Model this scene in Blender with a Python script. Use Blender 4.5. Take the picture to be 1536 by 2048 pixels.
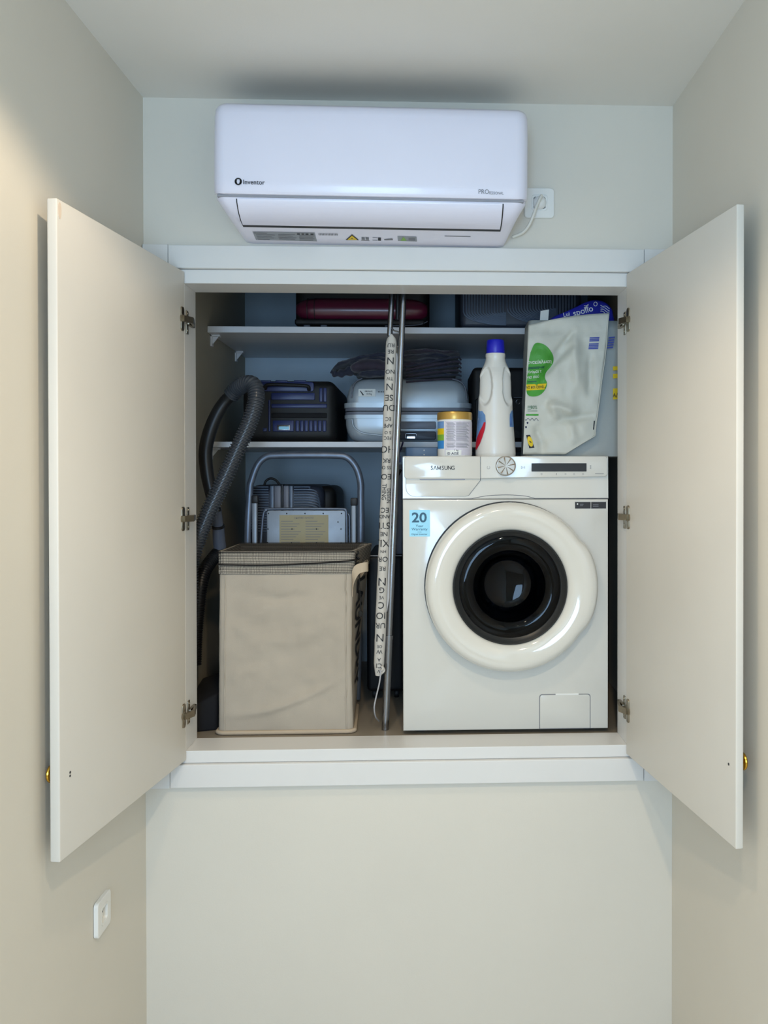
import bpy, bmesh, math, random
from mathutils import Vector, Matrix, noise
random.seed(7)
for o in list(bpy.data.objects): bpy.data.objects.remove(o)
SC = bpy.context.scene
COL = SC.collection
PI = math.pi
H = 1.60                                  # camera height above the room floor; all z below are relative to the camera

# ------------------------------------------------------------------ camera
F = 1680.0; PPX, PPY = 909.976, 965.485   # focal length and principal point in pixels of a 1536x2048 frame
YAW, PIT, ROL = math.radians(2.28045), math.radians(-0.47824), math.radians(-0.06194)
Ry = Matrix(((math.cos(YAW), -math.sin(YAW), 0), (math.sin(YAW), math.cos(YAW), 0), (0, 0, 1)))
Rp = Matrix(((1, 0, 0), (0, math.cos(PIT), math.sin(PIT)), (0, -math.sin(PIT), math.cos(PIT))))
Rr = Matrix(((math.cos(ROL), 0, math.sin(ROL)), (0, 1, 0), (-math.sin(ROL), 0, math.cos(ROL))))
RW = Rr @ Rp @ Ry                          # rows: right, forward, up
cd = bpy.data.cameras.new('camera'); cam = bpy.data.objects.new('camera', cd); COL.objects.link(cam)
right, fwd, up = RW[0], RW[1], RW[2]
m3 = Matrix((right, up, -fwd)).transposed()
cam.matrix_world = Matrix.Translation((0, 0, H)) @ m3.to_4x4()
cd.sensor_fit = 'VERTICAL'; cd.sensor_height = 36.0; cd.lens = F / 2048 * 36.0
cd.shift_x = -(PPX - 768) / 2048; cd.shift_y = (PPY - 1024) / 2048
cd.clip_start = 0.02
SC.camera = cam

def U(px, py, Y):                          # where the pixel's ray meets the depth plane y = Y (metres, z relative to camera)
    d = RW.transposed() @ Vector(((px - PPX) / F, 1, -(py - PPY) / F))
    return d * (Y / d.y)

# ------------------------------------------------------------------ world, lights, exposure
W = bpy.data.worlds.new('sky'); SC.world = W; W.use_nodes = True
W.node_tree.nodes['Background'].inputs[0].default_value = (0.62, 0.78, 1.0, 1)
W.node_tree.nodes['Background'].inputs[1].default_value = 1.0
SC.view_settings.view_transform = 'Standard'; SC.view_settings.look = 'None'
SC.view_settings.exposure = 0.10; SC.view_settings.gamma = 1.0
ZC = 1.0408                                # ceiling
def area(name, loc, rot, sx, sy, col, power):
    l = bpy.data.lights.new(name, 'AREA'); l.shape = 'RECTANGLE'; l.size = sx; l.size_y = sy; l.color = col; l.energy = power
    o = bpy.data.objects.new(name, l); COL.objects.link(o); o.location = (loc[0], loc[1], loc[2] + H); o.rotation_euler = rot; return o
def spot(name, loc, col, power, ang, blend, rad):
    l = bpy.data.lights.new(name, 'SPOT'); l.color = col; l.energy = power; l.spot_size = math.radians(ang); l.spot_blend = blend; l.shadow_soft_size = rad
    o = bpy.data.objects.new(name, l); COL.objects.link(o); o.location = (loc[0], loc[1], loc[2] + H); return o
area('window_daylight', (-0.28, -1.58, 0.02), (math.radians(90), 0, 0), 0.82, 1.40, (0.45, 0.70, 1.0), 47)
spot('ceiling_downlight', (-0.25, 1.40, ZC - 0.012), (1.0, 0.80, 0.56), 23, 128, 0.35, 0.035)
spot('ceiling_downlight_rear', (0.18, 0.40, ZC - 0.012), (1.0, 0.80, 0.54), 54, 140, 0.35, 0.035)

# ------------------------------------------------------------------ materials
def lin(c):
    return tuple((v / 255 / 12.92 if v / 255 <= 0.04045 else ((v / 255 + 0.055) / 1.055) ** 2.4) for v in c)
MATS = {}
def mat(name, c, rough=0.5, metal=0.0, bump=0.0, bscale=60.0, var=0.06, coat=0.0, vscale=6.0, trans=0.0, sheen=0.0):
    m = bpy.data.materials.new(name); m.use_nodes = True
    nt = m.node_tree; b = nt.nodes['Principled BSDF']
    L = lin(c)
    tc = nt.nodes.new('ShaderNodeTexCoord')
    n = nt.nodes.new('ShaderNodeTexNoise'); n.inputs['Scale'].default_value = vscale; n.inputs['Detail'].default_value = 4
    nt.links.new(tc.outputs['Object'], n.inputs['Vector'])
    r = nt.nodes.new('ShaderNodeValToRGB')
    r.color_ramp.elements[0].position = 0.3; r.color_ramp.elements[1].position = 0.7
    r.color_ramp.elements[0].color = tuple(v * (1 - var) for v in L) + (1,)
    r.color_ramp.elements[1].color = tuple(min(1, v * (1 + var)) for v in L) + (1,)
    nt.links.new(n.outputs['Fac'], r.inputs['Fac']); nt.links.new(r.outputs['Color'], b.inputs['Base Color'])
    b.inputs['Roughness'].default_value = rough; b.inputs['Metallic'].default_value = metal
    b.inputs['Coat Weight'].default_value = coat; b.inputs['Coat Roughness'].default_value = 0.06
    b.inputs['Transmission Weight'].default_value = trans
    if sheen: b.inputs['Sheen Weight'].default_value = sheen
    if bump:
        n2 = nt.nodes.new('ShaderNodeTexNoise'); n2.inputs['Scale'].default_value = bscale; n2.inputs['Detail'].default_value = 5
        nt.links.new(tc.outputs['Object'], n2.inputs['Vector'])
        bp = nt.nodes.new('ShaderNodeBump'); bp.inputs['Strength'].default_value = bump; bp.inputs['Distance'].default_value = 0.004
        nt.links.new(n2.outputs['Fac'], bp.inputs['Height']); nt.links.new(bp.outputs['Normal'], b.inputs['Normal'])
    MATS[name] = m; return m
mat('wall_paint', (222, 217, 205), 0.75, bump=0.05, bscale=220, var=0.015, vscale=3)
mat('ceiling_paint', (236, 233, 225), 0.8, bump=0.05, bscale=220, var=0.015, vscale=3)
mat('trim_white', (226, 225, 222), 0.38, bump=0.02, bscale=40, var=0.012)
mat('door_white', (222, 217, 207), 0.45, bump=0.02, bscale=90, var=0.012)
mat('niche_side_shade', (168, 163, 148), 0.7, bump=0.06, bscale=120, var=0.03)  # niche sides: white walls, shade and warm bounce put into the colour
mat('niche_blue_cast', (182, 198, 210), 0.7, bump=0.06, bscale=120, var=0.03)  # niche back and top: white walls, blue window light tinted into the colour
mat('niche_floor', (146, 136, 121), 0.45, bump=0.03, bscale=60, var=0.05)
mat('floor_wood', (222, 213, 200), 0.4, bump=0.05, bscale=30, var=0.12)
mat('shelf_white', (216, 217, 220), 0.4, var=0.02)
mat('ac_white', (234, 234, 249), 0.28, var=0.01, coat=0.2)
mat('ac_grey', (150, 152, 160), 0.4, var=0.02)
mat('plastic_white', (236, 236, 232), 0.3, var=0.01)
mat('machine_white', (210, 209, 202), 0.16, var=0.008, coat=0.5)
mat('ring_white', (219, 217, 208), 0.08, var=0.008, coat=1.0)
mat('groove_dark', (70, 70, 70), 0.6)
mat('black', (14, 14, 16), 0.5, var=0.1)
mat('ink', (40, 40, 44), 0.6, var=0.02)
mat('ink_grey', (120, 122, 128), 0.6, var=0.02)
mat('screen_black', (6, 6, 8), 0.35)
mat('steel', (160, 150, 138), 0.3, 1.0, var=0.05)
mat('chrome', (150, 153, 160), 0.2, 1.0, var=0.02)
mat('drum_steel', (70, 92, 112), 0.35, 1.0, var=0.1, vscale=40)
mat('brass', (205, 160, 60), 0.22, 1.0, var=0.03)
mat('hinge_steel', (150, 140, 122), 0.35, 1.0, var=0.08, vscale=60)
mat('rim_dark', (24, 28, 31), 0.35, var=0.03)
mat('canvas', (176, 166, 151), 0.85, bump=0.12, bscale=420, var=0.04, vscale=9)
mat('canvas_hem', (190, 173, 150), 0.85, bump=0.08, bscale=300, var=0.03)
mat('cord_black', (16, 15, 14), 0.8)
mat('cord_white', (226, 224, 214), 0.5)
mat('cord_grey', (178, 178, 180), 0.6)
mat('ladder_grey', (104, 114, 130), 0.36, 0.5, bump=0.06, bscale=90, var=0.12, vscale=25)
mat('ladder_plate', (136, 146, 158), 0.4, 0.3, bump=0.05, bscale=70, var=0.08, vscale=20)
mat('label_cream', (166, 158, 128), 0.7, var=0.05)
mat('hose_grey', (62, 66, 72), 0.26, var=0.05)
mat('hose_black', (24, 25, 27), 0.4, var=0.05)
mat('vac_grey', (92, 98, 112), 0.35, var=0.05)
mat('vac_navy', (7, 8, 15), 0.85, var=0.1)
mat('case_blue', (24, 38, 92), 0.4, var=0.06)
mat('case_black', (9, 9, 11), 0.6, var=0.1, bump=0.05, bscale=200)
mat('case_silver', (178, 188, 196), 0.34, 0.25, var=0.02, coat=0.2)
mat('case_band', (112, 116, 128), 0.45, 0.1, var=0.05)
mat('case_burgundy', (84, 20, 46), 0.34, var=0.08, coat=0.2)
mat('case_grey', (98, 112, 132), 0.34, 0.2, var=0.05)
mat('case_dkgrey', (46, 52, 66), 0.45, var=0.06)
mat('garment_a', (38, 42, 60), 0.85, bump=0.3, bscale=60, var=0.25, vscale=22, sheen=0.2)
mat('garment_b', (54, 46, 60), 0.85, bump=0.3, bscale=80, var=0.25, vscale=26, sheen=0.2)
mat('bag_white', (206, 206, 195), 0.5, bump=0.25, bscale=26, var=0.02)
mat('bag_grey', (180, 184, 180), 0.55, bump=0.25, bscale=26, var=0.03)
mat('bag_green', (72, 158, 52), 0.5, var=0.08, vscale=14)
mat('bag_green_dark', (30, 104, 60), 0.5, var=0.04)
mat('bag_yellow', (232, 200, 20), 0.5, var=0.04)
mat('bag_blue', (34, 40, 160), 0.45, bump=0.2, bscale=40, var=0.15, vscale=30)
mat('ink_blue', (70, 84, 170), 0.6, var=0.08, vscale=80)
mat('ink_white', (232, 234, 230), 0.6, var=0.02)
mat('bottle_white', (224, 222, 215), 0.32, var=0.01, coat=0.15)
mat('cap_blue', (28, 32, 190), 0.35, var=0.03)
mat('label_blue', (110, 150, 200), 0.4, var=0.15, vscale=40)
mat('label_red', (200, 30, 50), 0.4, var=0.05)
mat('label_lilac', (214, 210, 222), 0.5, var=0.05, vscale=90)
mat('label_sky', (60, 140, 210), 0.4, var=0.05)
mat('label_lime', (130, 180, 60), 0.4, var=0.05)
mat('gold', (196, 158, 82), 0.32, 0.55, var=0.03)
mat('sticker_cyan', (150, 215, 240), 0.35, var=0.03)
mat('sticker_text', (38, 84, 110), 0.5)
mat('sticker_grey', (150, 155, 162), 0.5, var=0.03)
mat('cloth_grey', (120, 126, 140), 0.85, bump=0.2, bscale=40, var=0.1)
mat('box_bluegrey', (110, 135, 165), 0.45, var=0.05)
mat('strap_navy', (24, 26, 70), 0.7, var=0.1)
mat('cover_white', (196, 192, 184), 0.85, bump=0.12, bscale=200, var=0.03)
mat('filler_beige', (225, 208, 190), 0.7, var=0.03)
def net_mat():
    m = mat('net', (190, 182, 168), 0.85, var=0.03); nt = m.node_tree; b = nt.nodes['Principled BSDF']
    tc = nt.nodes.new('ShaderNodeTexCoord'); sp = nt.nodes.new('ShaderNodeSeparateXYZ'); nt.links.new(tc.outputs['Object'], sp.inputs[0])
    def mth(op, a, c):
        n = nt.nodes.new('ShaderNodeMath'); n.operation = op
        for i, v in enumerate((a, c)):
            if v is None: continue
            if isinstance(v, (int, float)): n.inputs[i].default_value = v
            else: nt.links.new(v, n.inputs[i])
        return n.outputs[0]
    xy = mth('ADD', sp.outputs[0], sp.outputs[1])
    a = mth('SINE', mth('MULTIPLY', mth('ADD', xy, mth('MULTIPLY', sp.outputs[2], 0.7)), 950), None)
    c = mth('SINE', mth('MULTIPLY', mth('SUBTRACT', xy, mth('MULTIPLY', sp.outputs[2], 0.7)), 950), None)
    g = mth('GREATER_THAN', mth('MULTIPLY', a, c), 0.12)
    mx = nt.nodes.new('ShaderNodeMix'); mx.data_type = 'RGBA'
    mx.inputs[6].default_value = lin((66, 63, 58)) + (1,); mx.inputs[7].default_value = lin((196, 187, 172)) + (1,)
    nt.links.new(g, mx.inputs[0]); nt.links.new(mx.outputs[2], b.inputs['Base Color'])
net_mat()
def glass_mat():
    m = mat('door_glass', (34, 50, 66), 0.02, var=0.0, trans=1.0); m.node_tree.nodes['Principled BSDF'].inputs['IOR'].default_value = 1.28
    m.node_tree.nodes['Principled BSDF'].inputs['Specular IOR Level'].default_value = 0.4
glass_mat()

# ------------------------------------------------------------------ mesh helpers
OFF = {}                                   # name of a root -> its base point (relative coordinates)
def root_of(o):
    while o.parent: o = o.parent
    return o
def finish(name, bm, m, parent=None, smooth=None, kind=None):
    bmesh.ops.recalc_face_normals(bm, faces=bm.faces[:])
    if parent is None:
        xs = [v.co for v in bm.verts]
        base = Vector(((min(v.x for v in xs) + max(v.x for v in xs)) / 2, (min(v.y for v in xs) + max(v.y for v in xs)) / 2, min(v.z for v in xs)))
    else:
        base = OFF[root_of(parent).name]
    bmesh.ops.translate(bm, verts=bm.verts[:], vec=-base)
    me = bpy.data.meshes.new(name); bm.to_mesh(me); bm.free()
    mm = MATS[m] if isinstance(m, str) else m
    me.materials.append(mm)
    if smooth is not None:
        me.shade_smooth()
        try: me.set_sharp_from_angle(angle=math.radians(smooth))
        except Exception: pass
    o = bpy.data.objects.new(name, me); COL.objects.link(o)
    if parent is None:
        o.location = base + Vector((0, 0, H)); OFF[o.name] = base
    else:
        o.parent = parent
    if kind: o['kind'] = kind
    return o
def thing(name, loc, label, cat, group=None):
    o = bpy.data.objects.new(name, None); COL.objects.link(o); o.empty_display_size = 0.05
    o.location = Vector(loc) + Vector((0, 0, H)); OFF[o.name] = Vector(loc)
    o['label'] = label; o['category'] = cat
    if group: o['group'] = group
    return o
def tag(o, label, cat, group=None):
    o['label'] = label; o['category'] = cat
    if group: o['group'] = group
    return o
def B(): return bmesh.new()
def hexa(bm, c, bev=0.0, seg=2):           # c: 8 corners, bottom ring then top ring
    t = bmesh.new()
    vs = [t.verts.new(p) for p in c]
    for f in ((0, 1, 2, 3), (4, 5, 6, 7), (0, 1, 5, 4), (1, 2, 6, 5), (2, 3, 7, 6), (3, 0, 4, 7)): t.faces.new([vs[i] for i in f])
    bmesh.ops.recalc_face_normals(t, faces=t.faces[:])
    if bev > 0: bmesh.ops.bevel(t, geom=t.edges[:], offset=bev, segments=seg, profile=0.5, affect='EDGES', clamp_overlap=True)
    merge(bm, t); return bm
def merge(bm, t):
    me = bpy.data.meshes.new('tmp'); t.to_mesh(me); t.free(); bm.from_mesh(me); bpy.data.meshes.remove(me)
def box(bm, x0, x1, y0, y1, z0, z1, bev=0.0, seg=2):
    return hexa(bm, [(x0, y0, z0), (x1, y0, z0), (x1, y1, z0), (x0, y1, z0), (x0, y0, z1), (x1, y0, z1), (x1, y1, z1), (x0, y1, z1)], bev, seg)
def bx(*a, **k): return box(B(), *a, **k)
def loft(bm, rings, cap=True, closed=True):
    vr = [[bm.verts.new(p) for p in r] for r in rings]
    n = len(vr[0])
    for a, b in zip(vr, vr[1:]):
        for i in range(n if closed else n - 1):
            j = (i + 1) % n
            bm.faces.new((a[i], a[j], b[j], b[i]))
    if cap and closed:
        bm.faces.new(vr[0][::-1]); bm.faces.new(vr[-1])
    return bm
def lathe(bm, prof, c, axis, n=48, cap=False):   # prof: (radius, distance along axis)
    axis = Vector(axis).normalized(); a = axis.orthogonal().normalized(); b = axis.cross(a)
    c = Vector(c)
    return loft(bm, [[c + axis * h + (a * math.cos(2 * PI * i / n) + b * math.sin(2 * PI * i / n)) * max(r, 1e-5) for i in range(n)] for r, h in prof], cap)
def spline(pts, n=12):
    P = [Vector(p) for p in pts]; P = [2 * P[0] - P[1]] + P + [2 * P[-1] - P[-2]]
    out = []
    for i in range(1, len(P) - 2):
        for k in range(n):
            t = k / n; p0, p1, p2, p3 = P[i - 1:i + 3]
            out.append(0.5 * ((2 * p1) + (-p0 + p2) * t + (2 * p0 - 5 * p1 + 4 * p2 - p3) * t * t + (-p0 + 3 * p1 - 3 * p2 + p3) * t ** 3))
    out.append(P[-2]); return out
def resample(pts, step):
    out = [pts[0]]; acc = 0.0
    for a, b in zip(pts, pts[1:]):
        L = (b - a).length; s = step - acc
        while s <= L: out.append(a.lerp(b, s / L)); s += step
        acc = (acc + L) % step if L > 0 else acc
    return out
def tube(bm, pts, r, seg=10, flat=1.0, side=None, cap=True):
    pts = [Vector(p) for p in pts]; n = len(pts); rings = []
    prev = None
    for i, p in enumerate(pts):
        t = (pts[min(i + 1, n - 1)] - pts[max(i - 1, 0)]).normalized()
        if prev is None: a = (Vector(side) if side else t.orthogonal()); a = (a - t * a.dot(t)).normalized()
        else: a = (prev - t * prev.dot(t)).normalized()
        prev = a; b = t.cross(a); rr = r(i / (n - 1)) if callable(r) else r
        rings.append([p + a * (math.cos(2 * PI * k / seg) * rr) + b * (math.sin(2 * PI * k / seg) * rr * flat) for k in range(seg)])
    return loft(bm, rings, cap)
def rrect(x0, x1, y0, y1, r, k=6):          # rounded rectangle loop in a plane
    r = min(r, (x1 - x0) / 2 - 1e-5, (y1 - y0) / 2 - 1e-5); o = []
    for cx, cy, a0 in ((x1 - r, y1 - r, 0), (x0 + r, y1 - r, 90), (x0 + r, y0 + r, 180), (x1 - r, y0 + r, 270)):
        for i in range(k + 1):
            a = math.radians(a0 + 90 * i / k); o.append((cx + r * math.cos(a), cy + r * math.sin(a)))
    return o
def plate(bm, loop, fn, t0, t1, bev=0.0):   # extrude a 2-D loop: fn(u, v, t) -> point ; small rounding at t1
    rings = [[fn(u, v, t0) for u, v in loop]]
    if bev > 0:
        cu = sum(p[0] for p in loop) / len(loop); cv = sum(p[1] for p in loop) / len(loop)
        w = max(abs(p[0] - cu) for p in loop); h = max(abs(p[1] - cv) for p in loop)
        s = 1 if t1 > t0 else -1
        rings.append([fn(u, v, t1 - s * bev) for u, v in loop])
        rings.append([fn(cu + (u - cu) * (1 - 0.35 * bev / w), cv + (v - cv) * (1 - 0.35 * bev / h), t1 - s * bev * 0.3) for u, v in loop])
        rings.append([fn(cu + (u - cu) * (1 - bev / w), cv + (v - cv) * (1 - bev / h), t1) for u, v in loop])
    else: rings.append([fn(u, v, t1) for u, v in loop])
    return loft(bm, rings)
def front(Y): return lambda u, v, t: Vector((u, Y + t, v))
def pxloop(x0, x1, y0, y1, Y, r, k=5):      # rounded rectangle in x,z from pixel bounds at depth Y
    a = U(x0, y1, Y); b = U(x1, y0, Y); a2 = U(x1, y1, Y); b2 = U(x0, y0, Y)
    return rrect((a.x + b2.x) / 2, (b.x + a2.x) / 2, (a.z + a2.z) / 2, (b.z + b2.z) / 2, r, k)
def text_mesh(s, size, bold=False):
    c = bpy.data.curves.new('t', 'FONT'); c.body = s; c.size = size; c.align_x = 'CENTER'; c.align_y = 'CENTER'; c.resolution_u = 3
    if bold: c.offset = size * (0.022 if size > 0.03 else 0.010)
    o = bpy.data.objects.new('t', c); COL.objects.link(o)
    dg = bpy.context.evaluated_depsgraph_get(); dg.update()
    me = bpy.data.meshes.new_from_object(o.evaluated_get(dg)); bpy.data.objects.remove(o); bpy.data.curves.remove(c)
    return me
def text(name, s, size, m, parent, fmap, bold=False, xs=1.0, rot=0.0):
    me = text_mesh(s, size, bold); bm = B(); bm.from_mesh(me); bpy.data.meshes.remove(me)
    if len(bm.verts) == 0: bm.free(); return None
    cr, sr = math.cos(rot), math.sin(rot)
    for v in bm.verts:
        u, w = v.co.x * xs, v.co.y
        v.co = fmap(u * cr - w * sr, u * sr + w * cr)
    return finish(name, bm, m, parent)
def at(p, Y=None, right=(1, 0, 0), upv=(0, 0, 1), push=(0, -0.0008, 0)):
    p = Vector(p) + Vector(push); r = Vector(right); u_ = Vector(upv)
    return lambda a, b: p + r * a + u_ * b
def flat_quad(bm, pts):
    bm.faces.new([bm.verts.new(p) for p in pts]); return bm
def fbm(x, y, z, s): return noise.fractal(Vector((x * s, y * s, z * s)), 1.0, 2.0, 4)

# ------------------------------------------------------------------ the room
YW = 2.35
XL0, XL1 = -0.764, -0.800                  # left wall at the back corner and towards the camera (it flares a little)
XR = 0.709
def xleft(y): return XL0 + (XL1 - XL0) * (YW - y) / (YW - 1.10)
ZF = -H
def S(name, bm, m): return finish(name, bm, m, None, None, 'structure')
YF = -1.6
# lining (frame board) geometry
LX0, LX1, LZ0, LZ1 = -0.652, 0.5784, -0.7605, 0.5308
OX0, OX1, OZ0, OZ1 = -0.6905, 0.6225, -0.7945, 0.5690
bm = B()
for a in ((xleft(YW) - 0.05, OX0, ZF, ZC), (OX1, XR + 0.05, ZF, ZC), (OX0, OX1, ZF, OZ0), (OX0, OX1, OZ1, ZC)):
    box(bm, a[0], a[1], YW, YW + 0.10, a[2], a[3])
S('wall_back', bm, 'wall_paint')
bm = B(); y0 = YF
hexa(bm, [(xleft(y0) - 0.1, y0, ZF), (xleft(y0), y0, ZF), (XL0, YW, ZF), (XL0 - 0.1, YW, ZF), (xleft(y0) - 0.1, y0, ZC), (xleft(y0), y0, ZC), (XL0, YW, ZC), (XL0 - 0.1, YW, ZC)])
S('wall_left', bm, 'wall_paint')
S('wall_right', bx(XR, XR + 0.1, YF, YW, ZF, ZC), 'wall_paint')
S('ceiling', bx(-1.0, XR + 0.1, YF - 0.1, YW + 0.1, ZC, ZC + 0.08), 'ceiling_paint')
S('floor', bx(-1.0, XR + 0.1, YF - 0.1, YW + 0.1, ZF - 0.08, ZF), 'floor_wood')
# wall behind the camera with a window opening
bm = B(); wx0, wx1, wz1, wz0 = -0.75, 0.19, 0.78, -0.74
for a in ((-1.0, wx0, ZF, ZC), (wx1, XR + 0.1, ZF, ZC), (wx0, wx1, wz1, ZC), (wx0, wx1, ZF, wz0)):
    box(bm, a[0], a[1], YF - 0.1, YF, a[2], a[3])
S('wall_front', bm, 'wall_paint')
w = S('window_1', box(box(box(box(bx(wx0, wx0 + 0.06, YF - 0.09, YF - 0.03, wz0, wz1), wx1 - 0.06, wx1, YF - 0.09, YF - 0.03, wz0, wz1), wx0, wx1, YF - 0.09, YF - 0.03, wz1 - 0.06, wz1), wx0, wx1, YF - 0.09, YF - 0.03, wz0, wz0 + 0.06), -0.305, -0.255, YF - 0.09, YF - 0.03, wz0, wz1), 'trim_white')
# niche shell
NX0, NX1, NY0, NY1, NZ0, NZ1 = -0.72, 0.690, YW + 0.10, 3.47, -0.765, 0.86
S('wall_niche_left', bx(NX0 - 0.06, NX0, NY0, NY1 + 0.06, NZ0 - 0.06, NZ1), 'niche_side_shade')
S('wall_niche_right', bx(NX1, NX1 + 0.06, NY0, NY1 + 0.06, NZ0 - 0.06, NZ1), 'niche_side_shade')
S('wall_niche_back', bx(NX0, NX1, NY1, NY1 + 0.06, NZ0 - 0.06, NZ1), 'niche_blue_cast')
S('ceiling_niche', bx(NX0 - 0.06, NX1 + 0.06, NY0, NY1 + 0.06, NZ1, NZ1 + 0.06), 'niche_blue_cast')
S('floor_niche', bx(NX0, NX1, NY0, NY1, NZ0 - 0.06, NZ0), 'niche_floor')
# casing (trim) and lining boards
CZ0, CZ1, CX0, CX1 = -0.859, 0.6327, -0.6928, 0.624
cy = 2.332
S('trim_1', bx(CX0 + 0.0006, CX1 - 0.0006, cy, YW, OZ1 + 0.0008, CZ1, 0.002), 'trim_white')
S('trim_2', bx(CX0 + 0.0006, CX1 - 0.0006, cy, YW, CZ0, OZ0 - 0.0008, 0.002), 'trim_white')
S('trim_3', bx(XL0 + 0.0015, CX0 - 0.0006, cy + 0.002, YW, CZ0 - 0.002, CZ1 + 0.002, 0.002), 'trim_white')
S('trim_4', bx(CX1 + 0.0006, XR - 0.0005, cy + 0.002, YW, CZ0 - 0.002, CZ1 + 0.002, 0.002), 'trim_white')
ly0, ly1 = 2.345, 2.4605
S('trim_5', bx(OX0, OX1, ly0, ly1, LZ1, OZ1, 0.0015), 'trim_white')
S('trim_6', bx(OX0, OX1, ly0, ly1, OZ0, LZ0, 0.0015), 'trim_white')
S('trim_7', bx(OX0, LX0, ly0 + 0.0005, ly1, LZ0, LZ1, 0.001), 'trim_white')
S('trim_8', bx(LX1, OX1, ly0 + 0.0005, ly1, LZ0, LZ1, 0.001), 'trim_white')

# ------------------------------------------------------------------ cupboard doors
def cupboard_door(hx, hy, ox, oy, th, z0, z1, side, label, zs, knob_px, holes):
    t = thing('cupboard_door', (hx, hy, z0), label, 'cupboard door', 'open cupboard doors')
    d = Vector((ox - hx, oy - hy, 0)); L = d.length; d.normalize()
    n = Vector((-d.y, d.x, 0))
    if n.x * side < 0: n = -n               # points to the outer face (towards the side wall)
    Hh = Vector((hx, hy, 0))
    P = lambda s, q, z: Hh + d * s + n * q + Vector((0, 0, z))
    bm = hexa(B(), [P(0, 0, z0), P(L, 0, z0), P(L, th, z0), P(0, th, z0), P(0, 0, z1), P(L, 0, z1), P(L, th, z1), P(0, th, z1)], 0.003, 3)
    pan = finish('panel', bm, 'door_white', t, 30)
    # knob on the outer face
    kz, ks = knob_px
    kc = P(ks, th, kz)
    k = finish('knob', lathe(B(), [(0.0, 0.0), (0.009, 0.0), (0.0075, 0.004), (0.006, 0.008), (0.006, 0.014), (0.012, 0.0165), (0.0185, 0.0185), (0.0195, 0.021), (0.0185, 0.0235), (0.0, 0.0245)], kc, n, 32), 'brass', t, 40)
    k['label'] = 'round brass knob'
    for (hs, hz, hr) in holes:
        finish('screw_hole', lathe(B(), [(0.0, 0.0), (hr, 0.0), (hr, 0.0006), (0, 0.0006)], P(hs, -0.0006, hz), n, 12), 'ink', pan)
    for z in zs:
        # cup plate screwed to the inner face of the door
        bm = plate(B(), rrect(0.006, 0.026, z - 0.033, z + 0.033, 0.008), lambda u, v, q: P(u, q, v), 0.0, -0.003, 0.001)
        lathe(bm, [(0.0, -0.0045), (0.010, -0.0045), (0.0125, -0.003), (0.0125, 0.0)], P(0.017, 0, z), n, 20)
        hg = finish('hinge', bm, 'hinge_steel', t, 35)
        hg['label'] = 'concealed steel cupboard hinge'
        # swinging arm from the cup to the mounting plate on the lining
        lx = LX0 if side < 0 else LX1; s = 1 if side < 0 else -1
        a0 = P(0.022, -0.006, 0); ya = a0.y
        bm = B()
        ar = [(a0.x, ya), (lx + s * 0.020, ly0 + 0.004), (lx + s * 0.016, ly0 + 0.030), (lx + s * 0.010, ly0 + 0.055)]
        rings = []
        for (x, y), w in zip(ar, (0.008, 0.0085, 0.0085, 0.008)):
            rings.append([(x - 0.003 * s, y, z - w), (x + 0.004 * s, y - 0.003, z - w), (x + 0.004 * s, y - 0.003, z + w), (x - 0.003 * s, y, z + w)])
        loft(bm, rings)
        finish('arm', bm, 'hinge_steel', hg, 30)
        bm = box(B(), min(lx, lx + s * 0.003), max(lx, lx + s * 0.003), ly0 + 0.012, ly0 + 0.032, z - 0.034, z + 0.030, 0.001)
        box(bm, min(lx, lx + s * 0.010), max(lx, lx + s * 0.010), ly0 + 0.014, ly0 + 0.075, z - 0.009, z + 0.007, 0.002)
        lathe(bm, [(0, 0.0), (0.0045, 0.0), (0.004, 0.0015), (0, 0.002)], (lx + s * 0.003, ly0 + 0.022, z + 0.022), (s, 0, 0), 12)
        lathe(bm, [(0, 0.0), (0.0045, 0.0), (0.004, 0.0015), (0, 0.002)], (lx + s * 0.003, ly0 + 0.022, z - 0.024), (s, 0, 0), 12)
        finish('mounting_plate', bm, 'hinge_steel', hg, 30)
    return t, pan, P, L
zsL = [U(375, y, 2.34).z for y in (640, 1037, 1428)]
zsR = [U(1250, y, 2.34).z for y in (642, 1034, 1418)]
dl, panL, PL, LL = cupboard_door(-0.650, 2.338, -0.7335, 1.727, 0.0215, -0.784, 0.5610, -1,
    'left white cupboard door standing open against the wall, small chip near its top corner', zsL, (U(90, 1552, 1.76).z, 0.573), [(0.578, U(131, 1550, 1.75).z, 0.0028), (0.5785, U(131, 1556, 1.75).z - 0.001, 0.0026)])
dr, panR, PR, LR = cupboard_door(0.5745, 2.338, 0.6565, 1.728, 0.0175, -0.784, 0.5655, 1,
    'right white cupboard door standing open beside the washing machine', zsR, (U(1494, 1527, 1.76).z, 0.572), [(0.585, U(1456, 1531, 1.75).z, 0.003)])
# filled chip near the top corner of the left door
bm = B(); lp = []
for i in range(14):
    a = 2 * PI * i / 14; lp.append((LL - 0.010 + 0.006 * math.cos(a), 0.540 + 0.015 * math.sin(a) * (1.0 if math.sin(a) > 0 else 1.25)))
plate(bm, lp, lambda u, v, q: PL(u, q, v), 0.0, -0.0007)
finish('filler_patch', bm, 'filler_beige', panL)

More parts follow.
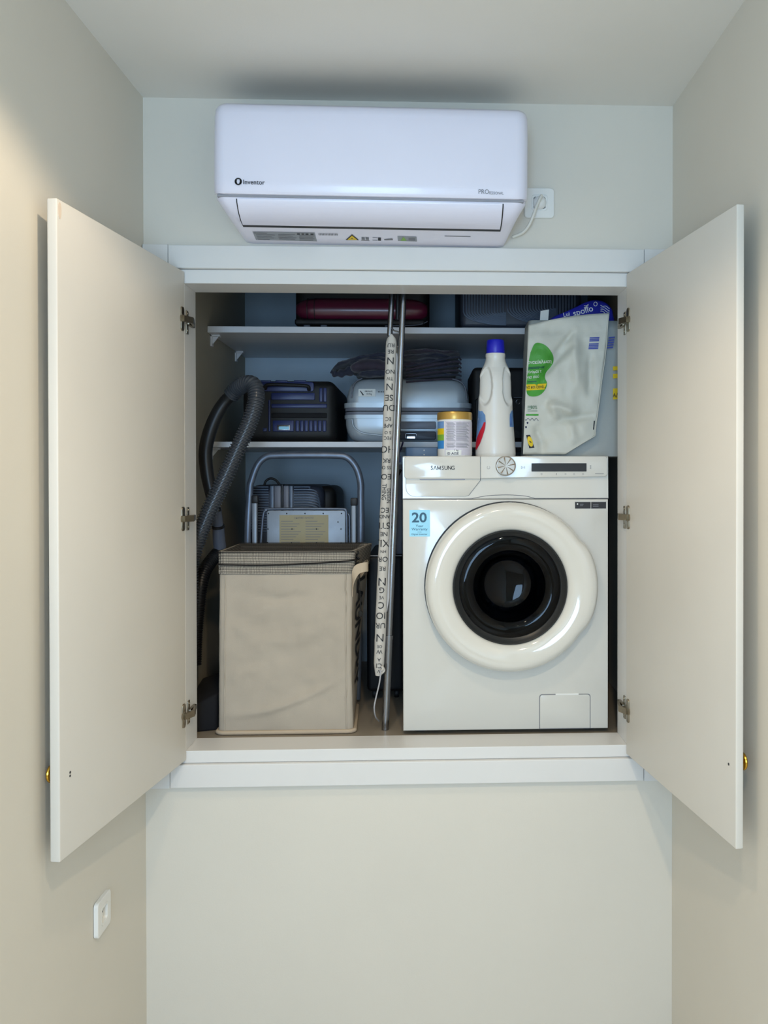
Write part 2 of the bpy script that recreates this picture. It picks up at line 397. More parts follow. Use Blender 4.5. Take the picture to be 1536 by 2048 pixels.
# ------------------------------------------------------------------ wall sockets
def socket(p, nrm, rgt, label, plugged):
    p = Vector(p); n = Vector(nrm).normalized(); r = Vector(rgt).normalized(); u = Vector((0, 0, 1))
    t = thing('wall_socket', p, label, 'wall socket')
    fn = lambda a, b, q: p + r * a + u * b + n * q
    hs = 0.0415; N = 44
    # faceplate with a round opening
    loop = rrect(-hs, hs, -hs, hs, 0.010, 10); N = len(loop)
    def circ(rad, q): return [fn(rad * math.cos(math.atan2(v, w)), rad * math.sin(math.atan2(v, w)), q) for w, v in loop]
    rings = [[fn(a, b, 0) for a, b in loop], [fn(a, b, 0.0085) for a, b in loop], [fn(a * 0.965, b * 0.965, 0.010) for a, b in loop], circ(0.0285, 0.0105), circ(0.0275, 0.0092), circ(0.0262, 0.0105), circ(0.0215, 0.0105), circ(0.0200, -0.004 + 0.0045), circ(0.0001, 0.0006)]
    bm = loft(B(), rings, False)
    finish('faceplate', bm, 'plastic_white', t, 35)
    for sx in (-1, 1):
        finish('contact_hole', lathe(B(), [(0.0, 0), (0.0026, 0), (0.0026, 0.0004), (0, 0.0004)], fn(sx * 0.0095, 0, 0.0009), n, 12), 'ink', t)
    return t, fn
zc = U(216, 1828, 2.04).z
yl = 2.043
socket((xleft(yl), yl, zc), (1, (XL0 - XL1) / -(YW - 1.10) * -1 * 0, 0), (0, 1, 0), 'square white wall socket low on the left wall', False)
pc = U(1078, 408, YW)
so, sfn = socket((pc.x, YW, pc.z), (0, -1, 0), (1, 0, 0), 'square white wall socket beside the air conditioner with a plug in it', True)

# ------------------------------------------------------------------ air conditioner
AX0, AX1 = -0.527, 0.274
def ac_section(prof, x, ins, cz, kx):
    out = []
    for (y, z) in prof:
        out.append((y, z))
    return out
def ac_loft(prof, x0, x1, r, taper=None, end_cap=True):
    st = []; k = 7
    for i in range(k + 1): a = PI / 2 * i / k; st.append((x0 + r * (1 - math.sin(a)) if False else x0 + r * (1 - math.cos(PI / 2 - a)) , r * (1 - math.sin(a))))
    st = [(x0 + r * (1 - math.cos(PI / 2 * i / k)) , r * (1 - math.sin(PI / 2 * i / k))) for i in range(k + 1)]
    st = st + [((x0 + x1) / 2, 0)] + [(x0 + x1 - x, d) for x, d in st[::-1]]
    rings = []
    yc = 2.35; zcn = sum(z for _, z in prof) / len(prof)
    for x, d in st:
        ring = []
        for (y, z) in prof:
            yy = y + d * max(0.0, min(1.0, (yc - y) / 0.10)) ; zz = z + (zcn - z) * min(1, d * 2.0)
            f = 1.0
            if taper: f = 1 - taper(z)
            xm = (x0 + x1) / 2
            ring.append(Vector((xm + (x - xm) * f, yy, zz)))
        rings.append(ring)
    return loft(B(), rings)
ac = thing('air_conditioner', (-0.1265, YW, 0.640), 'white split air conditioner mounted above the cupboard', 'air conditioner')
tap = lambda z: max(0.0, (0.702 - z)) * 1.55
chassis = [(2.349, 0.948), (2.22, 0.950), (2.168, 0.942), (2.160, 0.90), (2.158, 0.72), (2.150, 0.702), (2.1515, 0.697), (2.160, 0.684), (2.176, 0.671), (2.20, 0.660), (2.26, 0.6506), (2.335, 0.6405), (2.349, 0.640)]
body = finish('body', ac_loft(chassis, AX0 + 0.004, AX1 - 0.004, 0.03, tap), 'ac_white', ac, 40)
fp = [(2.33, 0.9515), (2.24, 0.9535), (2.19, 0.9515), (2.165, 0.945), (2.148, 0.932), (2.1405, 0.912), (2.137, 0.87), (2.1355, 0.80), (2.1365, 0.74), (2.139, 0.715), (2.143, 0.709), (2.152, 0.708), (2.1575, 0.715), (2.160, 0.90), (2.17, 0.938), (2.25, 0.945), (2.33, 0.945)]
pan = finish('front_panel', ac_loft(fp, AX0, AX1, 0.034), 'ac_white', ac, 40)
# dark intake grille in the top of the unit
gr_ = finish('intake_grille', bx(AX0 + 0.04, AX1 - 0.04, 2.205, 2.335, 0.9535, 0.9555, 0.0005), 'black', ac)
for i in range(9): finish('grille_slat', bx(AX0 + 0.04, AX1 - 0.04, 2.212 + i * 0.014, 2.215 + i * 0.014, 0.9550, 0.9575), 'groove_dark', gr_)
# grey strip in the seam below the panel
finish('seam_strip', bx(AX0 + 0.012, AX1 - 0.012, 2.1475, 2.16, 0.7025, 0.7085, 0.001), 'ac_grey', ac)
# louver flap following the lower curve, standing in a dark slot
FX0, FX1 = U(478, 430, 2.17).x, U(1003, 430, 2.17).x
lowp = [(2.1513, 0.699), (2.153, 0.692), (2.160, 0.684), (2.167, 0.6775), (2.176, 0.671), (2.188, 0.665), (2.20, 0.660), (2.217, 0.6563)]
def strip(p, x0, x1, off, th, xt=0.0):
    rings = []
    N = len(p)
    def nrm(i):
        a = Vector((p[min(i + 1, N - 1)][0] - p[max(i - 1, 0)][0], p[min(i + 1, N - 1)][1] - p[max(i - 1, 0)][1])).normalized()
        return Vector((a.y, -a.x)) if a.y < 0 and False else Vector((-abs(a.y), -abs(a.x)))
    for i, (y, z) in enumerate(p):
        n = nrm(i); q = xt * (i / (N - 1))
        rings.append([Vector((x0 + q, y + n.x * (off + th), z + n.y * (off + th))), Vector((x1 - q, y + n.x * (off + th), z + n.y * (off + th))), Vector((x1 - q, y + n.x * off, z + n.y * off)), Vector((x0 + q, y + n.x * off, z + n.y * off))])
    return loft(B(), rings)
slot = finish('air_slot', strip(lowp + [(2.238, 0.6535)], FX0 - 0.0035, FX1 + 0.0035, 0.0, 0.0006), 'black', ac, 50)
finish('louver_flap', strip(lowp, FX0, FX1, 0.001, 0.0035, 0.0), 'ac_white', ac, 50)
def acf(px, py, Y):                        # point on the front panel face
    p = U(px, py, Y); return Vector((p.x, Y, p.z))
AYF = 2.1355
def on_panel(p): return lambda a, b: Vector((p.x + a, 2.1352 - 0.0006 + (0.0012 if p.z + b < 0.735 else 0), p.z + b))
p = acf(507, 366.5, AYF); lg = finish('logo', B() if False else loft(B(), [[(acf(476, 365, AYF) + Vector((math.cos(a) * r, -0.0007 , math.sin(a) * r))) for a in [2 * PI * i / 32 for i in range(32)]] for r in (0.0058, 0.0092)], False), 'ink', pan)
for sx in (-1, 1):
    c = acf(476, 365, AYF) + Vector((sx * 0.0045, -0.0007, 0)); flat = [c + Vector((sx * x, 0, z)) for x, z in ((-0.0025, -0.006), (0.0020, -0.006), (0.0030, 0.0), (0.0010, 0.0055), (-0.0012, 0.0035), (-0.0005, 0.0))]
    finish('logo', flat_quad(B(), flat), 'ink', pan)
text('lettering', 'Inventor', 0.0158, 'ink', pan, on_panel(p), True, 1.0)
text('lettering', 'PRO', 0.0165, 'ink_grey', pan, on_panel(acf(967, 382, AYF)), False, 0.88)
text('lettering', 'FESSIONAL', 0.0098, 'ink_grey', pan, on_panel(acf(992, 384.5, AYF)), False, 0.78)
# stickers on the underside strip between the flap and the wall
ua, ub = Vector((0, 2.226, 0.6551)), Vector((0, 2.335, 0.6405))
def under(px, py):                         # hit of the pixel ray with the underside strip
    d = U(px, py, 1.0); n = Vector((0, -(ub.z - ua.z), ub.y - ua.y))
    s = (n.y * ua.y + n.z * ua.z) / (n.y * d.y + n.z * d.z); q = d * s; return q + Vector((0, -0.0003, -0.0009))
def udec(name, pts, m, par=None): return finish(name, flat_quad(B(), [under(*q) for q in pts]), m, par or body)
sk = udec('rating_sticker', [(505, 464.5), (629, 465.5), (634, 483), (512, 481)], 'sticker_grey')
def ulift(px, py): return under(px, py) + Vector((0, -0.0002, -0.0006))
for (x, y, l) in ((508, 466.5, 26), (512, 470, 38), (513, 473, 30), (514, 476, 34), (516, 479, 24), (556, 469, 34), (556, 472, 30), (557, 475, 36), (558, 478, 32), (598, 471, 30), (598, 474, 28), (599, 477, 30), (600, 480, 26)):
    finish('print_line', flat_quad(B(), [ulift(x, y), ulift(x + l, y + 0.3), ulift(x + l, y + 1.3), ulift(x, y + 1.0)]), 'ink_grey', sk)
for (x, y, l) in ((594, 467, 6), (603, 467, 5), (611, 467.2, 6), (621, 467.3, 6)):
    finish('print_mark', flat_quad(B(), [ulift(x, y), ulift(x + l, y), ulift(x + l, y + 2.6), ulift(x, y + 2.6)]), 'ink', sk)
for i in range(13): udec('barcode_bar', [(637 + i * 3, 467), (638.6 + i * 3, 467), (639.2 + i * 3, 471), (637.6 + i * 3, 471)], 'ink_grey')
udec('warning_triangle', [(704, 468.5), (718, 480), (691, 480)], 'ink')
finish('warning_triangle', flat_quad(B(), [ulift(704, 470.5), ulift(714.5, 479), ulift(694.5, 479)]), 'bag_yellow', body)
finish('warning_flame', lathe(B(), [(0, 0), (0.0024, 0), (0.0024, 0.0002), (0, 0.0002)], ulift(704, 476.5) + Vector((0, 0, -0.0006)), (0, 0, 1), 10), 'ink', body)
for x in (723, 731): udec('manual_symbol', [(x, 474), (x + 6.5, 474.4), (x + 6.8, 479.5), (x + 0.2, 479)], 'ink_grey')
udec('manual_symbol', [(722, 480.2), (739, 480.8), (739, 481.6), (722, 481.0)], 'ink_grey')
udec('manual_symbol', [(745, 474.5), (755, 474.7), (755, 475.7), (745, 475.5)], 'ink_grey'); udec('manual_symbol', [(745, 479.5), (755, 479.7), (755, 480.7), (745, 480.5)], 'ink_grey')
udec('manual_symbol', [(756, 474.5), (762, 474.7), (762, 481), (756, 480.7)], 'ink'); udec('manual_symbol', [(768, 478), (785, 476.3), (786, 479.6), (769, 480)], 'ink_grey')
sk = udec('caution_sticker', [(795, 471.5), (833, 472.5), (834, 482), (796, 481)], 'sticker_grey')
finish('warning_triangle', flat_quad(B(), [ulift(807, 472.5), ulift(813.5, 480), ulift(801, 480)]), 'label_lime', sk)
finish('print_mark', flat_quad(B(), [ulift(817, 474.5), ulift(830, 475), ulift(830, 480), ulift(817, 479.5)]), 'ink_grey', sk)
udec('print_line', [(889, 470), (941, 471), (941, 472.2), (889, 471.2)], 'ink_grey')
for px0, px1, py0, py1 in ((449, 478, 464, 461), (1006, 1034, 469, 474)):
    pass
ac.rotation_euler = (0, math.radians(0.42), 0)
# power cord with plug
pcord = thing('power_cord', (pc.x - 0.03, YW, pc.z - 0.09), 'white power cord and plug hanging from the air conditioner socket', 'power cord')
finish('plug', lathe(B(), [(0, 0.002), (0.0185, 0.002), (0.0188, 0.012), (0.0165, 0.020), (0.010, 0.026), (0.0, 0.028)], sfn(0, 0, 0), (0, -1, 0), 28), 'plastic_white', pcord, 40)
q0 = sfn(0.002, 0.010, 0.026)
cp = [sfn(0.001, 0.004, 0.020), sfn(0.002, 0.012, 0.031), sfn(-0.001, 0.006, 0.038), U(1072, 415, 2.310), U(1066, 432, 2.311), U(1058, 450, 2.318), U(1048, 463, 2.330), U(1038, 469, 2.338), U(1025, 474, 2.343)]
finish('cable', tube(B(), spline(cp, 8), 0.0043, 10), 'cord_white', pcord, 60)

# ------------------------------------------------------------------ shelves with brackets
SY0, SY1 = 2.86, NY1
s1t, s1b = U(640, 653.5, SY0).z, U(640, 666, SY0).z
s2t, s2b = U(600, 883.5, SY0).z, U(600, 894.5, SY0).z
def shelf(zt, zb, label, brs):
    t = thing('shelf', ((NX0 + NX1) / 2, (SY0 + SY1) / 2, zb), label, 'shelf', 'cupboard shelves')
    finish('board', bx(NX0 + 0.001, NX1 - 0.001, SY0, SY1 - 0.001, zb, zt, 0.001), 'shelf_white', t)
    for y in brs:
        bm = box(B(), NX0, NX0 + 0.006, y, y + 0.022, zb - 0.040, zb, 0.001)
        box(bm, NX0, NX0 + 0.032, y, y + 0.022, zb - 0.007, zb - 0.0003, 0.001)
        hexa(bm, [(NX0 + 0.006, y + 0.009, zb - 0.030), (NX0 + 0.008, y + 0.009, zb - 0.030), (NX0 + 0.008, y + 0.013, zb - 0.030), (NX0 + 0.006, y + 0.013, zb - 0.030), (NX0 + 0.006, y + 0.009, zb - 0.007), (NX0 + 0.026, y + 0.009, zb - 0.007), (NX0 + 0.026, y + 0.013, zb - 0.007), (NX0 + 0.006, y + 0.013, zb - 0.007)])
        finish('bracket', bm, 'shelf_white', t)
    return t
shelf(s1t, s1b, 'upper white shelf carrying the burgundy and ribbed suitcases', (2.90, 3.28))
shelf(s2t, s2b, 'lower white shelf carrying the blue and silver suitcases', (2.89, 3.26))

# ------------------------------------------------------------------ washing machine
MX0, MX1, MY0, MY1, MZ0, MZ1 = -0.0555, 0.5535, 2.47, 3.03, -0.752, 0.058
PZ = U(1000, 998, MY0).z                    # underside of the control panel
wm = thing('washing_machine', ((MX0 + MX1) / 2, (MY0 + MY1) / 2, NZ0), 'white front-loading washing machine standing in the cupboard', 'washing machine')
RC = U(1020, 1174, MY0 - 0.03); RCx, RCz = RC.x, RC.z
# body shell with a round porthole
bm = B(); N = 72
rect = []
for i in range(N):
    a = 2 * PI * i / N; c, s = math.cos(a), math.sin(a)
    tx = ((MX1 - RCx) if c > 0 else (MX0 - RCx)) / c if abs(c) > 1e-6 else 1e9
    tz = ((PZ - RCz) if s > 0 else (MZ0 - RCz)) / s if abs(s) > 1e-6 else 1e9
    k = min(tx, tz); rect.append(Vector((RCx + c * k, 0, RCz + s * k)))
for cx, cz in ((MX0, MZ0), (MX1, MZ0), (MX1, PZ), (MX0, PZ)):
    i = min(range(N), key=lambda j: (rect[j] - Vector((cx, 0, cz))).length); rect[i] = Vector((cx, 0, cz))
ctr = Vector(((MX0 + MX1) / 2, 0, (MZ0 + PZ) / 2))
def ring(k, y): return [Vector((ctr.x + (p.x - ctr.x) * k, y, ctr.z + (p.z - ctr.z) * k)) for p in rect]
hole = lambda r, y: [Vector((RCx + r * math.cos(2 * PI * i / N), y, RCz + r * math.sin(2 * PI * i / N))) for i in range(N)]
loft(bm, [ring(1, MY1), ring(1, MY0 + 0.006), ring(0.995, MY0 + 0.0012), ring(0.985, MY0), hole(0.205, MY0), hole(0.20, MY0 + 0.02), hole(0.19, MY0 + 0.06)], False)
box(bm, MX0, MX1, MY0 + 0.03, MY1, PZ, MZ1 - 0.020, 0.0)
finish('body', bm, 'machine_white', wm, 25)
for x in (MX0 + 0.05, MX1 - 0.05):
    for y in (MY0 + 0.06, MY1 - 0.06): finish('foot', lathe(B(), [(0, NZ0), (0.022, NZ0), (0.022, NZ0 + 0.006), (0.012, NZ0 + 0.008), (0.012, MZ0 + 0.004), (0, MZ0 + 0.004)], (x, y, 0), (0, 0, 1), 16), 'black', wm, 40)
finish('top', bx(MX0 + 0.001, MX1 - 0.001, MY0 + 0.004, MY1, MZ1 - 0.022, MZ1, 0.004), 'machine_white', wm, 35)
drum = finish('drum', lathe(B(), [(0.19, 0.0), (0.20, 0.015), (0.215, 0.06), (0.218, 0.30), (0.0, 0.31)], (RCx, MY0 + 0.07, RCz), (0, 1, 0), 56), 'drum_steel', wm, 40)
# control panel: lower sloped band, then the raised fascia
zm = U(1000, 957, MY0).z                    # lower edge of the raised fascia
zmR = U(1190, 953, MY0).z
bm = B()
prof = [(MY0 + 0.035, PZ + 0.0006), (MY0 + 0.001, PZ + 0.0006), (MY0 - 0.0005, PZ + 0.003), (MY0 + 0.001, zm - 0.004), (MY0 + 0.0015, zm), (MY0 + 0.002, MZ1 - 0.004), (MY0 + 0.006, MZ1 - 0.0005), (MY0 + 0.035, MZ1 - 0.0005)]
loft(bm, [[Vector((x, y, z)) for y, z in prof] for x in (MX0 + 0.0005, MX0 + 0.003, MX1 - 0.003, MX1 - 0.0005)])
cpn = finish('control_panel', bm, 'machine_white', wm, 30)
DX = U(961, 930, MY0 - 0.008).x
fas = rrect(DX + 0.0006, MX1 - 0.004, zm, MZ1 - 0.001, 0.010, 6)
fas = [(u, v + (0.006 * (u - DX) / (MX1 - DX) if v < zm + 0.02 else 0)) for u, v in fas]
fas = [(max(u, DX + 0.0006) if u > DX + 0.012 else DX + 0.0006, v) for u, v in fas]
fa = finish('fascia', plate(B(), fas, front(MY0), 0.003, -0.0085, 0.0022), 'machine_white', cpn, 35)
FY = MY0 - 0.0085
# detergent drawer: front plate and the scooped lower lip
ddw = rrect(MX0 + 0.0045, DX - 0.0008, zm - 0.001, MZ1 - 0.001, 0.011, 6)
ddw = [((DX - 0.0008) if u > DX - 0.014 else u, v) for u, v in ddw]
dd = finish('detergent_drawer', plate(B(), ddw, front(MY0), 0.003, -0.0085, 0.0022), 'machine_white', wm, 35)
zl = U(880, 993, MY0).z
lp = [(MX0 + 0.010, zm + 0.001)] + [(MX0 + 0.010 + 0.026 * (1 - math.cos(PI / 2 * i / 6)), zl + 0.026 * (1 - math.sin(PI / 2 * i / 6))) for i in range(7)] + [(U(930, 993, MY0).x, zl), (U(937, 990, MY0).x, zl + 0.003), (DX - 0.001, zm - 0.006), (DX - 0.001, zm + 0.001)]
lip = finish('drawer_lip', plate(B(), lp, front(MY0), 0.003, -0.0022, 0.0008), 'machine_white', dd, 35)
gl = B(); NL = len(lp)
cu = sum(a for a, b in lp) / NL; cv = sum(b for a, b in lp) / NL
loft(gl, [[Vector((cu + (a - cu) * k, MY0 - 0.0009, cv + (b - cv) * k)) for a, b in lp] for k in (1.0, 1.014)], False)
finish('groove', gl, 'ink_grey', dd)
finish('grip_slot', plate(B(), rrect(U(838, 0, MY0).x, U(929, 0, MY0).x, zm - 0.0042, zm - 0.001, 0.001), front(MY0), 0.0, -0.0040), 'ac_grey', dd)
for ch, px in zip('SSUNG', (863.6, 885.6, 892.0, 899.0, 905.8)):
    text('lettering', ch, 0.0165, 'ink', dd, at(U(px, 936, FY)), True, 0.92)
def strokes(px, segs, w=0.00095):            # letters drawn as straight bars
    c = U(px, 936, FY); bm = B()
    for k, (x0, z0, x1, z1) in enumerate(segs):
        d = Vector((x1 - x0, 0, z1 - z0)).normalized(); nn = Vector((-d.z, 0, d.x)) * w; o_ = Vector((c.x, FY - 0.0008 - 0.0001 * k, c.z))
        a, b = o_ + Vector((x0, 0, z0)), o_ + Vector((x1, 0, z1)); flat_quad(bm, [a - nn, b - nn, b + nn, a + nn])
    finish('lettering', bm, 'ink', dd)
strokes(870.2, ((-0.0044, -0.0055, 0.0, 0.0058), (0.0044, -0.0055, 0.0, 0.0058)))
strokes(878.0, ((-0.0042, -0.0055, -0.0042, 0.0058), (0.0042, -0.0055, 0.0042, 0.0058), (-0.0042, 0.0052, 0.0, -0.0040), (0.0042, 0.0052, 0.0, -0.0040)))
# dial
dc = U(1011, 932, FY); dc = Vector((dc.x, FY, dc.z))
dial = finish('dial', lathe(B(), [(0.0295, 0.0), (0.0290, 0.012), (0.0275, 0.0148), (0.0262, 0.0150), (0.0255, 0.0140), (0.008, 0.0138), (0.0, 0.0136)], dc, (0, -1, 0), 48), 'steel', cpn, 30)
for i in range(8):
    a = 2 * PI * i / 8 + 0.2; u = Vector((math.cos(a), 0, math.sin(a))); v = Vector((-math.sin(a), 0, math.cos(a))); o_ = dc + Vector((0, -0.0146, 0))
    finish('dial_ridge', loft(B(), [[o_ + u * r - v * w, o_ + u * r + Vector((0, -0.0012 * h, 0)), o_ + u * r + v * w, o_ + u * r + Vector((0, 0.0012, 0))] for r, w, h in ((0.004, 0.0003, 0.3), (0.015, 0.0012, 0.8), (0.025, 0.0022, 0.4))]), 'steel', dial, 20)
# display and icons
finish('display', plate(B(), pxloop(1063, 1173, 926.5, 943, FY, 0.001, 2), front(FY), 0.001, -0.0008), 'screen_black', cpn)
def icon_ring(px, py, r, w, a0=0, a1=360):
    c = U(px, py, FY); n = 18; bm = B()
    rr = [[Vector((c.x + math.cos(math.radians(a0 + (a1 - a0) * i / n)) * q, FY - 0.0006, c.z + math.sin(math.radians(a0 + (a1 - a0) * i / n)) * q)) for q in (r - w, r + w)] for i in range(n + 1)]
    loft(bm, rr, False, False); finish('icon', bm, 'ink_grey', cpn)
icon_ring(977, 935, 0.0042, 0.0004, 120, 420)
for x, y, s in ((1046, 935, '▷II'),):
    c = U(x, y, FY)
    bm = B(); Yq = FY - 0.0006
    for (x0, z0, x1, z1) in ((-0.005, 0.004, 0.0005, 0), (-0.005, -0.004, 0.0005, 0), (-0.005, -0.004, -0.005, 0.004), (0.003, -0.0035, 0.003, 0.0035), (0.0055, -0.0035, 0.0055, 0.0035)):
        d = Vector((x1 - x0, 0, z1 - z0)).normalized(); nn = Vector((-d.z, 0, d.x)) * 0.0004
        a, b = Vector((c.x + x0, Yq, c.z + z0)), Vector((c.x + x1, Yq, c.z + z1)); flat_quad(bm, [a - nn, b - nn, b + nn, a + nn])
    finish('icon', bm, 'ink_grey', cpn)
for x in (1083, 1131, 1148, 1166): icon_ring(x, 948, 0.0019, 0.0004)
finish('icon', flat_quad(B(), [Vector((U(1113, 948, FY).x + a, FY - 0.0006, U(1113, 948, FY).z + b)) for a, b in ((-0.0007, -0.003), (0.0007, -0.003), (0.0007, 0.003), (-0.0007, 0.003))]), 'ink_grey', cpn)
icon_ring(1181, 932, 0.0017, 0.0005); icon_ring(1181, 936, 0.0017, 0.0005)
text('lettering', 'Al Control', 0.0050, 'ink_grey', cpn, at(U(1199, 947, FY)), True, 1.0) if False else finish('print_line', flat_quad(B(), [Vector((U(1190, 947, FY).x + a * 0.026, FY - 0.0006, U(1199, 947.5, FY).z + b)) for a, b in ((0, -0.0007), (1, -0.0007), (1, 0.0007), (0, 0.0007))]), 'ink_grey', cpn)
# seam under the panel, arching over the door
bm = B(); pts = [(806, 998), (930, 998), (948, 996), (975, 991.5), (1000, 990), (1025, 990), (1050, 992), (1068, 996), (1082, 997), (1217, 996.5)]
sp = spline([U(x, y, MY0 - 0.0012) for x, y in pts], 5)
finish('panel_seam', tube(bm, [Vector((p.x, MY0 - 0.0004, p.z)) for p in sp], 0.0009, 6), 'ink_grey', cpn)
# door: ring with a grip bulge, dark rim, glass bowl
N = 96
def bulge(a):                               # extra radius on the right-hand side (grip)
    d = math.degrees((a + PI) % (2 * PI) - PI) - 1
    e = max(0.0, 1 - (abs(d) / 33.0) ** 6) if abs(d) < 33 else 0
    return e * 0.011
prof = [(0.238, 0.0, 1), (0.2515, 0.003, 1), (0.2555, 0.012, 1), (0.2555, 0.030, 1), (0.252, 0.043, 1), (0.244, 0.052, 0.9), (0.233, 0.0560, 0.6), (0.218, 0.0560, 0.2), (0.202, 0.0530, 0), (0.188, 0.0485, 0), (0.1785, 0.0435, 0), (0.1725, 0.036, 0), (0.1715, 0.020, 0)]
rings = []
RS = 0.967
for r, h, k in prof:
    rings.append([Vector((RCx + math.cos(a) * (r * RS + k * bulge(a)), MY0 - 0.003 - h, RCz + math.sin(a) * (r * RS + k * bulge(a)))) for a in [2 * PI * i / N for i in range(N)]])
door = finish('door', loft(B(), rings, False), 'ring_white', wm, 60)
door['label'] = 'round porthole door with a broad glossy white ring'
finish('door_gap', lathe(B(), [(0.225, 0.0), (0.2485, 0.0), (0.2485, 0.0035), (0.225, 0.0035)], (RCx - 0.0015, MY0 - 0.0003, RCz + 0.001), (0, -1, 0), 72, False), 'black', wm, 40)
finish('rim', lathe(B(), [(0.1675, 0.012), (0.1670, 0.038), (0.1635, 0.041), (0.158, 0.036), (0.152, 0.030), (0.148, 0.028), (0.146, 0.010)], (RCx, MY0 - 0.003, RCz), (0, -1, 0), 72), 'rim_dark', door, 40)
gp = [(0.1475, 0.030), (0.140, 0.033), (0.125, 0.0335), (0.112, 0.030), (0.100, 0.018), (0.090, -0.020), (0.083, -0.052), (0.074, -0.064), (0.055, -0.070), (0.03, -0.073), (0.0, -0.074)]
g2 = [(r - 0.0005 if r > 0.001 else 0, h - 0.005) for r, h in gp]
finish('glass', lathe(B(), gp + g2[::-1], (RCx, MY0 - 0.003, RCz), (0, -1, 0), 72), 'door_glass', door, 50)
# service flap at the bottom right
fl = pxloop(1078.5, 1181, 1388, 1475, MY0, 0.008, 6)
zb = MZ0 + 0.0015
fl = [(u, max(v, zb)) for u, v in fl]
cu, cv = (fl[0][0] + fl[8][0]) / 2, zb + 0.05
bm = B(); loft(bm, [[Vector((cu + (u - cu) * k, MY0 - 0.0006, cv + (v - cv) * k2)) for u, v in fl] for k, k2 in ((0.975, 0.965), (1.0, 1.0))], False)
finish('flap_groove', bm, 'ink_grey', wm)
finish('service_flap', plate(B(), [(cu + (u - cu) * 0.972, cv + (v - cv) * 0.96) for u, v in fl], front(MY0), 0.002, -0.0016, 0.0006), 'machine_white', wm, 35)
finish('flap_finger_notch', plate(B(), pxloop(1111, 1157, 1386.5, 1389.5, MY0, 0.0008, 2), front(MY0), 0, -0.0022), 'plastic_white', wm)
# stickers
st = finish('warranty_sticker', plate(B(), pxloop(819, 860, 1020, 1073, MY0, 0.0006, 2), front(MY0), 0, -0.0006), 'sticker_cyan', wm)
SYk = MY0 - 0.0006
for s, x, y, z, b, mm in (('20', 838.5, 1036, 0.040, True, 'sticker_text'), ('Year', 839, 1052, 0.0105, False, 'sticker_text'), ('Warranty', 839, 1058.5, 0.0105, False, 'sticker_text'), ('on the', 839, 1064, 0.004, False, 'sticker_text'), ('Digital Inverter', 839, 1068.5, 0.0068, False, 'sticker_text')):
    text('lettering', s, z, mm, st, at(U(x, y, SYk)), b, 1.12)
st = finish('black_sticker', plate(B(), pxloop(1150, 1212, 1003, 1017, MY0, 0.0005, 2), front(MY0), 0, -0.0006), 'ink', wm)
for a in ((1150.5, 1211.5, 1003.2, 1003.9), (1181.5, 1182.2, 1003, 1017)):
    finish('print_line', plate(B(), pxloop(a[0], a[1], a[2], a[3], SYk, 0.0001, 1), front(SYk), 0, -0.0003), 'ink_white', st)
finish('print_mark', lathe(B(), [(0, 0), (0.0022, 0), (0.0022, 0.0004), (0, 0.0004)], Vector((U(1155, 1008, SYk).x, SYk, U(1155, 1008, SYk).z)), (0, -1, 0), 12), 'ink_white', st)
for x0, x1, y in ((1160, 1167, 1008), (1160, 1166, 1011), (1186, 1197, 1009), (1186, 1197, 1012)):
    finish('print_line', plate(B(), pxloop(x0, x1, y, y + 1, SYk, 0.0001, 1), front(SYk), 0, -0.0003), 'ink_grey', st)

# ------------------------------------------------------------------ detergent bottle and tin on the machine
bc = U(991, 912, 2.575); bY = 2.575
bt = thing('detergent_bottle', (bc.x, bY, MZ1), 'tall white detergent bottle with a blue cap on the washing machine', 'bottle')
pr = [(912, 39.5), (906, 40.5), (895, 40), (880, 38.8), (860, 37.2), (845, 36), (830, 35), (812, 34.4), (795, 34), (778, 33.6), (762, 33.2), (752, 32), (744, 30), (736, 27), (729, 23.5), (722, 20.5), (716, 19.2), (713, 19)]
PXM = bY / F
zz0 = MZ1
rings = []; n = 128
pr2 = []
for i in range(len(pr) - 1):
    for k in range(6): t = k / 6; pr2.append((pr[i][0] + (pr[i + 1][0] - pr[i][0]) * t, pr[i][1] + (pr[i + 1][1] - pr[i][1]) * t))
pr2.append(pr[-1])
def zof(y): return MZ1 + (912 - y) * PXM
def bottle_pt(a, y, hw, out=0.0):
    rx = hw * PXM; ry = rx * (0.78 if y > 735 else 0.78 + 0.22 * (735 - y) / 22)
    x, yy = rx * math.cos(a), ry * math.sin(a)
    dent = 0.0
    for sx, hwid in ((-0.62, 0.40), (0.68, 0.36)):
        e = ((x / rx - sx * 1.06) / hwid) ** 2 + ((y - 772) / 37.0) ** 2
        if e < 1.25 and math.sin(a) < 0.35: dent = max(dent, (lambda q: q * q * (3 - 2 * q))(min(1.0, max(0.0, (1.15 - e) / 0.36))))
    k = 1 - 0.42 * dent
    return Vector((bc.x + x * (1 - 0.06 * dent) * (1 + out / rx), bY + yy * k * (1 + out / ry), zof(y)))
for y, hw in pr2: rings.append([bottle_pt(2 * PI * i / n, y, hw) for i in range(n)])
bo = finish('bottle_body', loft(B(), rings), 'bottle_white', bt, 60)
finish('neck_ring', lathe(B(), [(0, 0), (0.0300, 0), (0.0305, 0.004), (0.0300, 0.012), (0.0270, 0.0125)], (bc.x, bY, zof(714)), (0, 0, 1), 40), 'bottle_white', bt, 40)
bm = B(); rr = []
for h, r in ((0.0, 0.0270), (0.002, 0.0280), (0.038, 0.0262), (0.0415, 0.0245), (0.042, 0.0)):
    rr.append([Vector((bc.x + math.cos(2 * PI * i / 60) * r * (1 + (0.02 if i % 2 else 0)), bY + math.sin(2 * PI * i / 60) * r * (1 + (0.02 if i % 2 else 0)), zof(706) + h)) for i in range(60)])
finish('cap', loft(B(), rr), 'cap_blue', bt, 30)
